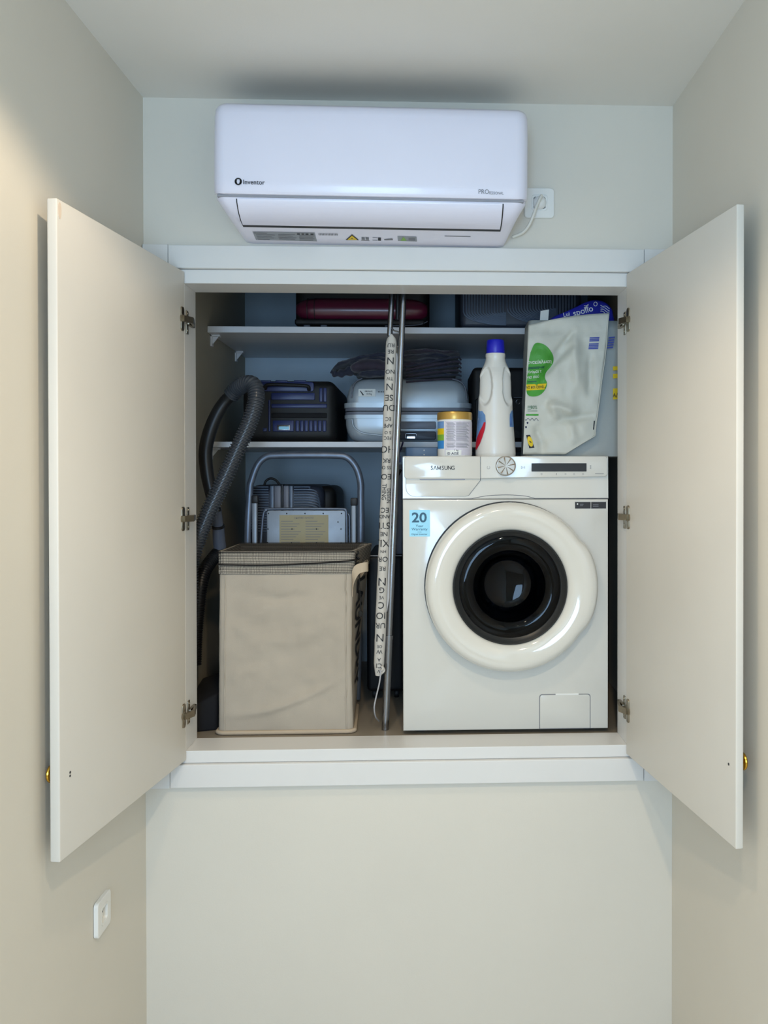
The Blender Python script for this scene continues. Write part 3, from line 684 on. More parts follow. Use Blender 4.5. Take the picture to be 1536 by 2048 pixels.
def hwat(y):
    for (ya, ha), (yb, hb) in zip(pr, pr[1:]):
        if yb <= y <= ya: return ha + (hb - ha) * (ya - y) / (ya - yb)
    return pr[0][1]
def bottle_decal(name, edge, m, par, out=0.0009):        # edge: list of (y, x0, x1) with pixel columns on the bottle front
    bm = B(); rows = []
    for y, x0, x1 in edge:
        hw = hwat(y); row = []
        for k in range(7):
            px = x0 + (x1 - x0) * k / 6; c = max(-0.999, min(0.999, (px - 991) / hw)); row.append(bottle_pt(-math.acos(c), y, hw, out))
        rows.append(row)
    loft(bm, rows, False, False); return finish(name, bm, m, par)
lb = bottle_decal('front_label', [(818, 953.5, 957), (822, 953.5, 964), (830, 953, 969), (845, 952.5, 970), (856, 952.5, 969), (866, 952.4, 966), (880, 952.1, 961), (892, 952, 955)], 'label_blue', bo)
bottle_decal('front_label', [(844, 967, 970), (852, 964, 969.5), (862, 959, 967.5), (875, 954, 963.5), (886, 952.2, 959.5), (898, 951.8, 953.5)], 'label_red', bo, 0.0020)
bottle_decal('rear_label', [(820, 1022, 1025.3), (828, 1017.5, 1025.5), (838, 1017, 1026), (853, 1017.2, 1026.8)], 'label_blue', bo)
bottle_decal('rear_label', [(832, 1019, 1020), (850, 1019.2, 1020.2)], 'ink_blue', bo, 0.0020)
tc_ = U(909.5, 912, 2.53); tY = 2.535; tr = 34.2 * tY / F
tz = lambda y: MZ1 + (911 - y) * tY / F
tn = thing('powder_tin', (tc_.x, tY, MZ1), 'white printed powder tub with a gold lid on the washing machine', 'tub')
tb = finish('tub_body', lathe(B(), [(0, 0), (tr * 0.985, 0), (tr, 0.003), (tr, tz(840) - MZ1), (tr * 0.985, tz(837) - MZ1), (0, tz(837) - MZ1)], (tc_.x, tY, MZ1), (0, 0, 1), 56), 'plastic_white', tn, 40)
finish('lid', lathe(B(), [(0, 0), (tr * 1.02, 0), (tr * 1.03, 0.003), (tr * 1.025, 0.019), (tr * 1.0, 0.0225), (tr * 0.9, 0.0215), (0, 0.021)], (tc_.x, tY, tz(838.5)), (0, 0, 1), 56), 'gold', tn, 40)
def tin_decal(name, x0, x1, y0, y1, m, par=tb, out=0.0006):
    bm = B(); rows = []
    for y in (y0, y1):
        rows.append([Vector((tc_.x + math.cos(a) * (tr + out), tY + math.sin(a) * (tr + out), tz(y))) for a in [-math.acos(max(-0.999, min(0.999, (x0 + (x1 - x0) * k / 14 - 909.5) / 34.2))) for k in range(15)]])
    loft(bm, rows, False, False); return finish(name, bm, m, par)
tl = tin_decal('back_label', 889, 943.6, 842, 909, 'label_lilac')
tin_decal('front_label', 875.5, 887.5, 842, 856, 'label_blue'); tin_decal('front_label', 875.5, 887.5, 856, 868, 'bag_yellow'); tin_decal('front_label', 875.5, 887.5, 868, 880, 'label_lime'); tin_decal('front_label', 875.5, 887.5, 880, 896, 'label_sky')
for i in range(24): 
    if i != 18: tin_decal('print_line', 892 + (i % 3), 906 + (i * 7) % 5, 845 + i * 2.1, 845.8 + i * 2.1, 'ink_grey', tl, 0.0010); tin_decal('print_line', 911, 937 - (i * 5) % 7, 845 + i * 2.1, 845.8 + i * 2.1, 'ink_grey', tl, 0.0010)
tin_decal('print_box', 891, 921, 899, 909, 'ink_white', tl, 0.0012)
def tmap(px, py): 
    def g(a, b):
        x = tc_.x + (px - 909.5) * tY / F + a; c = max(-0.999, min(0.999, (x - tc_.x) / tr)); al = -math.acos(c); return Vector((tc_.x + math.cos(al) * (tr + 0.0016), tY + math.sin(al) * (tr + 0.0016), tz(py) + b))
    return g
text('lettering', '1 kg', 0.0075, 'ink', tl, tmap(911, 899.5), True)
text('lettering', '© AISE', 0.0105, 'strap_navy', tl, tmap(905, 906), True, 1.1)

# ------------------------------------------------------------------ flat case behind the tub
t = thing('flat_case', (U(835, 0, 2.77).x, 2.77, MZ1), 'flat blue-grey plastic case lying on the washing machine behind the tub', 'case')
fx0, fx1 = MX0 + 0.004, U(874, 0, 2.70).x
finish('case_body', bx(fx0, fx1, 2.705, 2.84, MZ1, MZ1 + 0.034, 0.005, 3), 'box_bluegrey', t, 40)
for z in (0.010, 0.024): finish('stud', lathe(B(), [(0, 0), (0.0022, 0), (0.002, 0.001), (0, 0.0012)], (U(847, 0, 2.70).x, 2.705, MZ1 + z), (0, -1, 0), 12), 'ink_white', t)

# ------------------------------------------------------------------ shopping bag on the machine
BY = 2.553
sb = thing('shopping_bag', (U(1130, 0, BY).x, 2.66, MZ1), 'crumpled white woven shopping bag with a green print on the washing machine', 'shopping bag')
def bag_x(y):
    l = 1057 + (1046 - 1057) * (y - 650) / 258
    r = 1219 + (1190 - 1219) * (y - 628) / 244 if y < 872 else 1190 + (1130 - 1190) * (y - 872) / 36
    return l, r
def bag_disp(px, py):
    d = 0.014 * fbm(px / 160, py / 160, 3.1, 1.6)
    def ridge(x0, y0, x1, y1, w, a):
        dx, dy = x1 - x0, y1 - y0; L = math.hypot(dx, dy); s = ((px - x0) * dx + (py - y0) * dy) / L / L; e = abs((px - x0) * dy - (py - y0) * dx) / L
        k = max(0, min(1, s * 4, (1 - s) * 4)) if 0 < s < 1 else 0
        return 1.9 * a * k * math.exp(-(e / (0.8 * w)) ** 2)
    d += ridge(1075, 760, 1150, 680, 9, 0.010) + ridge(1100, 720, 1150, 660, 7, 0.007) - ridge(1092, 805, 1160, 828, 10, 0.010) - ridge(1150, 670, 1155, 780, 13, 0.006)
    d += ridge(1110, 840, 1200, 830, 8, 0.006) - ridge(1095, 806, 1120, 840, 7, 0.006) + ridge(1180, 700, 1178, 800, 9, 0.006) + ridge(1068, 850, 1090, 905, 8, 0.006) - ridge(1140, 840, 1150, 890, 9, 0.005)
    if py < 668: d += 0.002
    return d
def bag_y(px, py): return BY + bag_disp(px, py) + 0.020 * max(0, (py - 880) / 30) * 0.3
def bag_p(px, py, out=0.0):
    Y = bag_y(px, py) - out; return U(px, py, Y)
rows = []
for i in range(59):
    t_ = i / 58; row = []
    for j in range(41):
        s = j / 40
        ytop = 650 - 24 * s - 5 * math.sin(PI * s); y = 908.5 + (ytop - 908.5) * t_
        l, r = bag_x(max(628, y)); row.append(bag_p(l + (r - l) * s, y))
    rows.append(row)
bm = B(); loft(bm, rows, False, False)
fr = finish('front_panel', bm, 'bag_white', sb, 180)
so_ = fr.modifiers.new('thickness', 'SOLIDIFY'); so_.thickness = 0.0012; so_.offset = 1
# body behind the front panel
rings = []
xa, xb = U(1056, 0, 2.58).x + 0.004, 0.640
for i in range(15):
    t_ = i / 14; z = MZ1 + 0.001 + t_ * (0.478 - MZ1)
    tp = 0.02 * (1 - t_)
    lp = rrect(xa - 0.010 * (1 - t_), xb - 0.012 * t_, 2.578 + 0.004 * t_, 2.77 - 0.05 * t_, 0.03 if t_ < 0.6 else 0.02, 8)
    rings.append([Vector((x + 0.006 * fbm(x, y, z, 7), y + 0.006 * fbm(x + 3, y, z, 9), z)) for x, y in lp])
bb_ = loft(B(), rings, False); bb_.faces.new([v for v in bb_.verts][:len(rings[0])][::-1])
bbody = finish('bag_body', bb_, 'bag_grey', sb, 70)
so_ = bbody.modifiers.new('thickness', 'SOLIDIFY'); so_.thickness = 0.001
# welt along the right-hand seam
seam = [U(x, y, bag_y(x, y) - 0.001) for x, y in ((1217, 629), (1212, 700), (1204, 760), (1197, 815), (1192, 850), (1190, 872))]
finish('seam_welt', tube(B(), spline(seam, 5), 0.0016, 8), 'bag_white', fr, 60)
finish('seam_welt', tube(B(), spline([U(x, y, bag_y(x, y) - 0.001) for x, y in ((1190, 872), (1160, 889.5), (1131, 907.5))], 5), 0.0012, 8), 'bag_white', fr, 60)
def bag_poly(name, pts, m, out=0.0016, par=fr, n=9):
    cx = sum(p[0] for p in pts) / len(pts); cy_ = sum(p[1] for p in pts) / len(pts); bm = B(); rings = []
    pp = []
    for i in range(len(pts)):
        a, b = pts[i], pts[(i + 1) % len(pts)]
        for k in range(3): pp.append((a[0] + (b[0] - a[0]) * k / 3, a[1] + (b[1] - a[1]) * k / 3))
    for k in range(n + 1):
        s = max(0.001, k / n); rings.append([bag_p(cx + (x - cx) * s, cy_ + (y - cy_) * s, out) for x, y in pp])
    loft(bm, rings, False); return finish(name, bm, m, par)
def closed_spline(pts):
    e = [Vector((x, y, 0)) for x, y in pts]; q = spline(e + [e[0]], 4); return [(v.x, v.y) for v in q[:-1]]
bag_poly('green_print', closed_spline([(1061, 705), (1069, 688), (1080, 686), (1094, 693), (1105, 708), (1107, 722), (1102, 733), (1092, 745), (1090, 756), (1094, 766), (1091, 778), (1080, 790), (1064, 793), (1054, 787), (1053, 765), (1056, 740), (1058, 720)]), 'bag_green')
bag_poly('green_band', [(1057, 734), (1089, 732), (1088, 737), (1056, 739)], 'bag_green_dark', 0.0022); bag_poly('green_band', [(1055, 762), (1073, 761.5), (1073, 764.5), (1055, 765)], 'bag_green_dark', 0.0022)
bag_poly('yellow_print', [(1053, 769), (1093, 767), (1089, 779), (1053, 781)], 'bag_yellow', 0.0024)
def bagmap(px, py, k=1.0, out=0.0032, slope=0.0):
    s = F / BY
    return lambda a, b: bag_p(px + a * s, py - b * s + a * s * slope, out)
text('lettering', 'ανακύκλωση', 0.0150, 'ink_white', fr, bagmap(1079, 724, slope=-0.05), True, 0.80)
text('lettering', 'γίνομαι τ', 0.0125, 'ink_white', fr, bagmap(1068, 743.5, slope=-0.06), True, 0.85)
text('lettering', 'για σού', 0.0125, 'ink_white', fr, bagmap(1066, 754, slope=-0.08), True, 0.85)
text('lettering', 'νά και ξανά...', 0.0130, 'ink', fr, bagmap(1072, 774, slope=-0.03), True, 0.72)
text('lettering', '80%', 0.0150, 'bag_green_dark', fr, bagmap(1068, 815), False, 0.80)
for x0, x1, y in ((1055, 1062, 812), (1055, 1062, 815), (1055, 1062, 818), (1055, 1075, 821.5)): bag_poly('print_line', [(x0, y), (x1, y), (x1, y + 0.9), (x0, y + 0.9)], 'bag_green_dark', n=2)
bag_poly('green_bar', [(1052, 828), (1077, 828), (1077, 831.5), (1052, 831.5)], 'bag_green', n=3)
wv = [bag_p(1050 + i * 1.35, 838.5 + 2.2 * math.sin(i * 1.05), 0.0018) for i in range(21)]
finish('wavy_print', tube(B(), spline(wv, 3), 0.0006, 5), 'strap_navy', fr)
bag_poly('heart_print', [(1053, 845), (1055, 843.5), (1057, 845), (1056.5, 847), (1054, 848)], 'strap_navy', n=2); bag_poly('heart_print', [(1050, 853.5), (1052, 852), (1054, 853.5), (1053.5, 855.5), (1051, 856.5)], 'strap_navy', n=2)
bag_poly('badge_print', [(1052, 870), (1060, 869.5), (1069, 895.5), (1058.5, 896.5)], 'ink', 0.0018)
bag_poly('badge_print', [(1060.3 + math.cos(a) * 5.2 + math.sin(a) * 2.4, 883 + math.sin(a) * 10.5) for a in [2 * PI * i / 14 for i in range(14)]], 'bag_yellow', 0.0026)
bag_poly('badge_print', [(1058, 881), (1060.5, 882.5), (1064, 885), (1060, 885)], 'ink', 0.0034, n=2)
for i in range(8):
    if i != 3: bag_poly('blue_print', [(1179.5 - i * 0.35, 674.5 + i * 3.1), (1199 - i * 0.35, 673.8 + i * 3.1), (1198.6 - i * 0.35, 676.2 + i * 3.1), (1179.2 - i * 0.35, 676.9 + i * 3.1)], 'ink_blue', n=3)
bag_poly('print_line', [(1187.5, 842), (1190, 841.5), (1188, 859), (1186, 859.5)], 'ink', n=2)
def side_dec(name, x0, x1, y0, y1, m, sk=0):
    Y = 2.5765 - 0.012
    finish(name, flat_quad(B(), [U(x0 + sk, y0, Y), U(x1 + sk, y0 - 1, Y), U(x1, y1 - 1, Y), U(x0, y1, Y)]), m, bbody)
for i in range(5): side_dec('blue_print', 1214 + (4 - i) * 0.8, 1226 + (4 - i) * 0.8, 674 + i * 5, 677.2 + i * 5, 'ink_blue', 0.6)
for y0, y1 in ((733, 741), (748, 757), (777, 799)): side_dec('yellow_print', 1226, 1240, y0, y1, 'bag_yellow')
text('lettering', 'AΛ', 0.018, 'ink', bbody, at(U(1232, 791, 2.562), push=(0, -0.0006, 0)), True, 0.8)
# things stuffed in the top of the bag
lp = closed_spline([(1101, 700), (1099, 650), (1103, 636), (1118, 628), (1135, 621), (1152, 613), (1170, 604), (1190, 599), (1208, 602), (1221, 612), (1228, 630), (1228, 700)])
lp = [(U(x, y, 2.61).x, U(x, y, 2.61).z) for x, y in lp]
tb2 = finish('blue_packet', plate(B(), lp, front(2.66), 0.0, -0.055, 0.014), 'bag_blue', None, 60)
tag(tb2, 'blue packet with white lettering poking out of the white shopping bag', 'packet')
def on_blue(px, py): return at(U(px, py, 2.6042), push=(0, 0, 0))
text('lettering', 'spollo', 0.027, 'ink_white', tb2, on_blue(1166, 622), True, 1.0, math.radians(16))
text('lettering', 'Lui', 0.018, 'ink_white', tb2, on_blue(1133, 629), True, 1.0, math.radians(12))
for k in range(4): finish('wave_print', tube(B(), [U(1201 + j * 3.0, 610 + k * 4.2 + 1.6 * math.sin(j * 1.3 + k) + j * 1.0, 2.6045) for j in range(7)], 0.0011, 5), 'ink_white', tb2)
for k in range(3): finish('wave_print', tube(B(), [U(1168 + j * 3.0, 611 + k * 3.2 + 1.3 * math.sin(j * 1.3 + k) - j * 0.5, 2.6045) for j in range(4)], 0.0010, 5), 'ink_white', tb2)
icon = B(); finish('ring_print', tube(icon, [U(1191 + 3.4 * math.cos(a), 608 + 4.0 * math.sin(a), 2.6045) for a in [2 * PI * k / 12 for k in range(13)]], 0.0012, 5), 'ink_white', tb2)
cdt = finish('paper_tag', hexa(B(), [U(1079, 652, 2.605), U(1096, 645, 2.605), U(1096, 645, 2.607), U(1079, 652, 2.607), U(1081, 622, 2.605), U(1098, 619, 2.605), U(1098, 619, 2.607), U(1081, 622, 2.607)]), 'ink_white', None)
tag(cdt, 'small white card standing up inside the white shopping bag', 'card')

# ------------------------------------------------------------------ laundry hamper
hx0, hx1, hy0, hy1 = U(429, 0, 2.50).x + 0.002, U(704, 0, 2.50).x, 2.50, 2.785
HZ0, HZ1 = NZ0, U(570, 1103, 2.50).z
hm = thing('laundry_hamper', ((hx0 + hx1) / 2, (hy0 + hy1) / 2, NZ0), 'beige canvas laundry hamper with a dark net band and drawstring', 'laundry hamper')
def ham_d(x, y, z, t_, u, v):                # cloth relief: calm at the corners and on the sides
    face_x = abs(u - 0.5) > abs(v - 0.5); w = v if face_x else u
    k = min(1.0, 7 * max(0.0, min(w, 1 - w))) * (0.45 if face_x else 1.0) * (0.25 + 0.75 * math.sin(PI * min(1, max(0, t_))))
    return (0.0090 * fbm(x, y, z, 6.0) - 0.0110 * abs(fbm(x + 5, y, z, 7.5)) + 0.0040 * fbm(x + 9, y, z, 17.0)) * k
def ham_ring(z, out=0.0, nz=1.0, k=10):
    t_ = (z - HZ0) / (HZ1 - HZ0)
    x0 = hx0 + 0.004 * t_ + 0.004 * math.sin(PI * t_) * 0; x1 = hx1 - 0.010 * math.sin(PI * min(1, t_)) * 0.6
    xb1 = x1 - 0.014 + 0.052 * t_            # rear right edge leans out towards the top
    lp = []
    for cx, cy_, a0 in ((x1, hy1, 0), (x0, hy1, 90), (x0, hy0, 180), (x1, hy0, 270)): pass
    base = rrect(0, 1, 0, 1, 0.05, k)
    # resample densely
    pts = []
    for i in range(len(base)):
        a, b = base[i], base[(i + 1) % len(base)]
        m_ = max(1, int(math.hypot(b[0] - a[0], b[1] - a[1]) / 0.03))
        for j in range(m_): pts.append((a[0] + (b[0] - a[0]) * j / m_, a[1] + (b[1] - a[1]) * j / m_))
    cu = 0.5
    for u, v in pts:
        xr = x1 + (xb1 - x1) * v
        x = x0 + (xr - x0) * u; y = hy0 + (hy1 - hy0) * v
        d = nz * ham_d(x, y, z, t_, u, v)
        # long diagonal crease low on the front
        if v < 0.06:
            zz = z - (HZ0 + 0.055 + 0.13 * u * u); d += nz * 0.010 * math.exp(-(zz / 0.010) ** 2) * math.sin(PI * u)
            zz = z - (HZ0 + 0.40 + 0.05 * abs(u - 0.45)); d -= nz * 0.010 * math.exp(-(zz / 0.014) ** 2) * math.exp(-((u - 0.45) / 0.18) ** 2)
        nx, ny = (u - 0.5), (v - 0.5)
        if abs(nx) > abs(ny): dx, dy = (1 if nx > 0 else -1), 0
        else: dx, dy = 0, (1 if ny > 0 else -1)
        lp.append(Vector((x + dx * (d + out), y + dy * (d + out), z)))
    return lp
zband = U(570, 1148, 2.50).z
rings = [ham_ring(HZ0 + 0.001 + (HZ1 - 0.006 - HZ0) * i / 60) for i in range(61)]
canv = finish('canvas_bag', loft(B(), rings, False), 'canvas', hm, 180)
bm = B(); r0 = ham_ring(HZ0 + 0.004, 0, 0); bm.faces.new([bm.verts.new(p) for p in r0]); finish('base', bm, 'canvas', hm)
ctr_ = Vector(((hx0 + hx1) / 2, (hy0 + hy1) / 2, 0))
def inside(r, d): return [Vector((p.x + (ctr_.x - p.x) * d, p.y + (ctr_.y - p.y) * d, p.z)) for p in r]
bm = loft(B(), [ham_ring(zband + (HZ1 - zband) * i / 12 - 0.002 * math.sin(i), 0.0026 + 0.0008 * abs(math.sin(i * 1.1)), 1.2) for i in range(13)] + [inside(ham_ring(HZ1 + 0.0008, 0, 1.0), 0.03), inside(ham_ring(HZ1 - 0.02, 0, 1.0), 0.04)], False)
finish('net_band', bm, 'net', hm, 180)
def netcover_mat():
    m = mat('net_cover', (52, 48, 42), 0.9, var=0.05); nt = m.node_tree; b = nt.nodes['Principled BSDF']
    tr = nt.nodes.new('ShaderNodeBsdfTransparent'); mx = nt.nodes.new('ShaderNodeMixShader'); mx.inputs[0].default_value = 0.62
    nt.links.new(tr.outputs[0], mx.inputs[1]); nt.links.new(b.outputs[0], mx.inputs[2]); nt.links.new(mx.outputs[0], nt.nodes['Material Output'].inputs[0])
netcover_mat()
rows = []
for i in range(15):
    v = i / 14; row = []
    for j in range(25):
        u = j / 24; x = hx0 + 0.012 + (hx1 - hx0 - 0.020 + 0.020 * v) * u; y = hy0 + 0.008 + (hy1 - hy0 - 0.012) * v
        row.append(Vector((x, y, HZ1 - 0.001 + 0.006 * v + 0.006 * fbm(x, y, 1, 9) * math.sin(PI * v))))
    rows.append(row)
finish('net_cover', loft(B(), rows, False, False), 'net_cover', hm, 180)
# drawstring running along the middle of the band, bunched at the right-hand corner
ds = []
rr = ham_ring((zband + HZ1) / 2 - 0.004, 0.0062, 1.2)
for p in rr:
    if p.y < hy0 + 0.06 or p.x > hx1 - 0.05: ds.append(p)
fr_pts = sorted([p for p in rr if p.y < hy0 + 0.012], key=lambda p: p.x)
finish('drawstring', tube(B(), [p + Vector((0, -0.001, 0.010 * ((p.x - hx0) / (hx1 - hx0)) - 0.006 * math.sin(PI * (p.x - hx0) / (hx1 - hx0)))) for p in fr_pts], 0.0024, 8), 'cord_black', hm, 60)
tp_pts = sorted([p for p in ham_ring(HZ1 - 0.002, 0.002, 1.0) if p.y < hy0 + 0.012], key=lambda p: p.x)
finish('drawstring', tube(B(), tp_pts, 0.0017, 8), 'cord_black', hm, 60)
kx, ky = hx1 + 0.008, hy0 + 0.03
kz = (zband + HZ1) / 2
kn = B()
for k in range(9):
    a = k * 2.4; tube(kn, spline([(kx + 0.004 * math.cos(a), ky + 0.006 * math.sin(a), HZ1 - 0.002 - k * 0.007), (kx + 0.009 * math.cos(a + 1), ky - 0.010, HZ1 - 0.010 - k * 0.007), (kx - 0.004 * math.cos(a), ky + 0.01, HZ1 - 0.016 - k * 0.006)], 5), 0.0026, 7)
finish('gathered_net', kn, 'cord_black', hm, 60)
finish('drawstring', tube(B(), spline([(kx + 0.004, ky - 0.01, kz), (kx + 0.010, ky - 0.02, kz - 0.06), (kx + 0.012, ky - 0.012, kz - 0.125), (kx + 0.012, ky - 0.014, kz - 0.15)], 6), 0.0015, 7), 'cord_black', hm, 60)
finish('toggle', lathe(B(), [(0, -0.010), (0.005, -0.009), (0.0068, -0.003), (0.0068, 0.004), (0.0045, 0.009), (0, 0.010)], (kx + 0.012, ky - 0.014, kz - 0.155), (0, 0, 1), 16), 'cord_black', hm, 50)
# webbing handle standing out on the right
hp = [Vector((hx1 - 0.004, hy0 + 0.012, U(0, 1190, 2.5).z)), Vector((hx1 + 0.000, hy0 - 0.004, U(0, 1160, 2.5).z)), Vector((hx1 + 0.012, hy0 - 0.010, U(0, 1143, 2.5).z)), Vector((hx1 + 0.030, hy0 - 0.008, U(0, 1138, 2.5).z)), Vector((hx1 + 0.042, hy0 + 0.006, U(0, 1138, 2.5).z)), Vector((hx1 + 0.040, hy0 + 0.05, U(0, 1139, 2.5).z)), Vector((hx1 + 0.030, hy0 + 0.12, U(0, 1142, 2.5).z)), Vector((hx1 + 0.006, hy0 + 0.15, U(0, 1165, 2.5).z))]
sp = spline(hp, 6); rings = []
for i, p in enumerate(sp):
    t_ = i / (len(sp) - 1); hgt = 0.014
    tn_ = (sp[min(i + 1, len(sp) - 1)] - sp[max(i - 1, 0)]).normalized(); side_ = Vector((0, 0, 1)); side_ = (side_ - tn_ * side_.dot(tn_) * 0.6).normalized(); nn = tn_.cross(side_).normalized() * 0.0009
    rings.append([p + side_ * hgt - nn, p + side_ * hgt + nn, p - side_ * hgt + nn, p - side_ * hgt - nn])
finish('handle', loft(B(), rings), 'canvas_hem', hm, 50)
# bottom hem and corner piping
finish('bottom_hem', tube(B(), [p for p in ham_ring(HZ0 + 0.007, 0.0035, 0)] + [ham_ring(HZ0 + 0.007, 0.0035, 0)[0]], 0.0065, 8), 'canvas_hem', hm, 60)
for u in (0.055, 0.945):
    pts = []
    for i in range(40):
        z = HZ0 + 0.012 + (zband - HZ0 - 0.014) * i / 39; r_ = [p for p in ham_ring(z, 0.0012) if p.y < hy0 + 0.02]; x = hx0 + (hx1 - hx0) * u
        q = min(r_, key=lambda p: abs(p.x - x)); pts.append(q)
    finish('seam_piping', tube(B(), pts, 0.0022, 6), 'canvas', canv, 60)
# LAUNDRY printed down the right-hand side
zt0, zt1 = U(0, 1172, 2.5).z, U(0, 1400, 2.5).z
def side_map(a, b):                         # a runs down the side, b runs front to back
    z = (zt0 + zt1) / 2 - a; t_ = (z - HZ0) / (HZ1 - HZ0); v = 0.50 + b / (hy1 - hy0)
    x1 = hx1 - 0.010 * math.sin(PI * min(1, t_)) * 0.6; xb1 = x1 - 0.014 + 0.052 * t_
    x = x1 + (xb1 - x1) * v; y = hy0 + v * (hy1 - hy0)
    d = ham_d(x, y, z, t_, 1.0, v)
    return Vector((x + d + 0.0030, y, z))
text('lettering', 'LAUNDRY', 0.170, 'ink', canv, side_map, True, 0.44)

# ------------------------------------------------------------------ step ladder
SLY = 2.825
def LP(px, py, y=SLY): return U(px, py, y)
sl = thing('step_ladder', (LP(610, 0).x, SLY + 0.02, NZ0), 'folded grey metal step ladder standing behind the laundry hamper', 'step ladder')
fxl, fxr = LP(497, 1000).x, LP(721, 1000).x
zt = LP(610, 911).z
pts = [(fxl - 0.012, SLY + 0.02, NZ0 + 0.01), (fxl - 0.004, SLY, LP(0, 1100).z), (fxl + 0.004, SLY, LP(0, 985).z), (fxl + 0.010, SLY, LP(0, 962).z), (fxl + 0.030, SLY, LP(0, 930).z), (fxl + 0.058, SLY, LP(0, 914).z), (fxl + 0.095, SLY, zt), ((fxl + fxr) / 2, SLY, zt + 0.001), (fxr - 0.085, SLY, zt), (fxr - 0.045, SLY, LP(0, 915).z), (fxr - 0.015, SLY, LP(0, 935).z), (fxr, SLY, LP(0, 965).z), (fxr + 0.001, SLY, LP(0, 1000).z), (fxr + 0.000, SLY, LP(0, 1100).z), (fxr - 0.014, SLY + 0.02, NZ0 + 0.01)]
finish('outer_frame', tube(B(), spline(pts, 8), 0.0085, 12, 1.35, (0, 1, 0)), 'ladder_grey', sl, 60)
for x, y0, w in ((509.5, 992, 8), (707.5, 997, 7)):
    a = LP(x, y0, SLY + 0.004); bm = B()
    hexa(bm, [(a.x - 0.008, SLY - 0.004, NZ0 + 0.01), (a.x + 0.008, SLY - 0.004, NZ0 + 0.01), (a.x + 0.008, SLY + 0.018, NZ0 + 0.01), (a.x - 0.008, SLY + 0.018, NZ0 + 0.01), (a.x - 0.008, SLY - 0.004, a.z - 0.02), (a.x + 0.008, SLY - 0.004, a.z - 0.02), (a.x + 0.008, SLY + 0.018, a.z - 0.02), (a.x - 0.008, SLY + 0.018, a.z - 0.02)], 0.003)
    lg = finish('inner_leg', bm, 'ladder_plate', sl, 40)
    finish('leg_cap', box(B(), a.x - 0.010, a.x + 0.012, SLY - 0.007, SLY + 0.020, a.z - 0.024, a.z + 0.002, 0.003), 'black', lg, 40)
py_ = 2.812
pl = finish('platform', plate(B(), pxloop(534, 691, 1021, 1180, py_, 0.008), front(py_), 0.006, -0.002, 0.001), 'ladder_plate', sl, 35)
rod = [LP(519, 1130, py_), LP(526, 1035, py_), LP(533, 1021, py_), LP(542, 1018, py_), LP(680, 1018, py_), LP(689, 1021, py_), LP(693, 1030, py_), LP(694, 1130, py_)]
finish('platform_rim', tube(B(), spline(rod, 6), 0.0042, 8), 'ladder_grey', pl, 60)
finish('platform_rim', tube(B(), spline([LP(686, 1024, py_ + 0.012), LP(697, 1029, py_ + 0.012), LP(699, 1045, py_ + 0.012), LP(700, 1130, py_ + 0.012)], 6), 0.0036, 8), 'ladder_grey', pl, 60)
lbz = py_ - 0.002
lab = finish('instruction_label', plate(B(), pxloop(559, 657, 1030, 1150, lbz, 0.0008, 2), front(lbz), 0, -0.0006), 'label_cream', pl)
text('lettering', 'ΟΔΗΓΙΕΣ ΧΡΗΣΗΣ', 0.0075, 'ink_grey', lab, at(U(608, 1036, lbz - 0.0004)), True)
for c0 in (562, 611):
    for i in range(14):
        y = 1042 + i * 5.2; e = 24 + (i * 13) % 18
        finish('print_line', plate(B(), pxloop(c0, c0 + e, y, y + 1.1, lbz - 0.0006, 0.0001, 1), front(lbz - 0.0006), 0, -0.0003), 'ink_grey', lab)
for x, y in ((537, 1027), (573.5, 1027), (610, 1027), (646.5, 1027), (683, 1027), (676, 1044), (536, 1058), (584, 1058), (633, 1058), (682, 1058), (535, 1085), (583, 1085.5), (633, 1085.5), (682, 1086)):
    c = U(x, y, lbz); finish('rivet', lathe(B(), [(0, 0), (0.0024, 0), (0.0022, 0.0012), (0, 0.0016)], (c.x, lbz, c.z), (0, -1, 0), 10), 'black', pl)

# ------------------------------------------------------------------ vacuum cleaner hose, handle and nozzle
vc = thing('vacuum_cleaner', (-0.66, 2.62, NZ0), 'vacuum cleaner with a long ribbed grey hose hung at the left of the cupboard', 'vacuum cleaner')
def hose(name, pts, r, m, per=0.0088, amp=0.09):
    sp = resample(spline(pts, 14), per / 4)
    n = len(sp)
    return finish(name, tube(B(), sp, lambda t: r * (1 + amp * (1 if int(round(t * (n - 1))) % 4 in (0, 1) else -1)), 18), m, vc, 35)
main = [U(462, 791, 2.63), U(474, 778, 2.62), U(490, 768, 2.60), U(504, 768, 2.585), U(512, 781, 2.575), U(511, 806, 2.565), U(499, 845, 2.56), U(478, 892, 2.555), U(452, 950, 2.55), U(424, 1010, 2.545), U(402, 1062, 2.54), U(390, 1095, 2.54), Vector((-0.692, 2.54, U(0, 1135, 2.54).z)), Vector((-0.693, 2.545, U(0, 1210, 2.54).z))]
hose('hose', main, 0.0235, 'hose_grey')
hd = [U(466, 787, 2.635), U(450, 803, 2.645), U(433, 830, 2.65), U(418, 868, 2.655), U(411, 905, 2.66), U(414, 945, 2.66), U(422, 985, 2.66), U(432, 1025, 2.66)]
finish('handle', tube(B(), spline(hd, 8), lambda t: 0.019 + 0.004 * math.sin(PI * t), 16, 0.9), 'hose_black', vc, 60)
finish('wand', tube(B(), [U(432, 1018, 2.66), U(436, 1050, 2.69)], 0.0165, 20), 'vac_grey', vc, 60)
finish('wand_collar', tube(B(), [U(436, 1050, 2.69), U(436.5, 1055, 2.693)], 0.0198, 24), 'black', vc, 60)
finish('wand_socket', tube(B(), [U(436.5, 1055, 2.693), U(438, 1080, 2.71), U(440, 1094, 2.72)], lambda t: 0.0185 + 0.002 * t, 24), 'vac_grey', vc, 60)
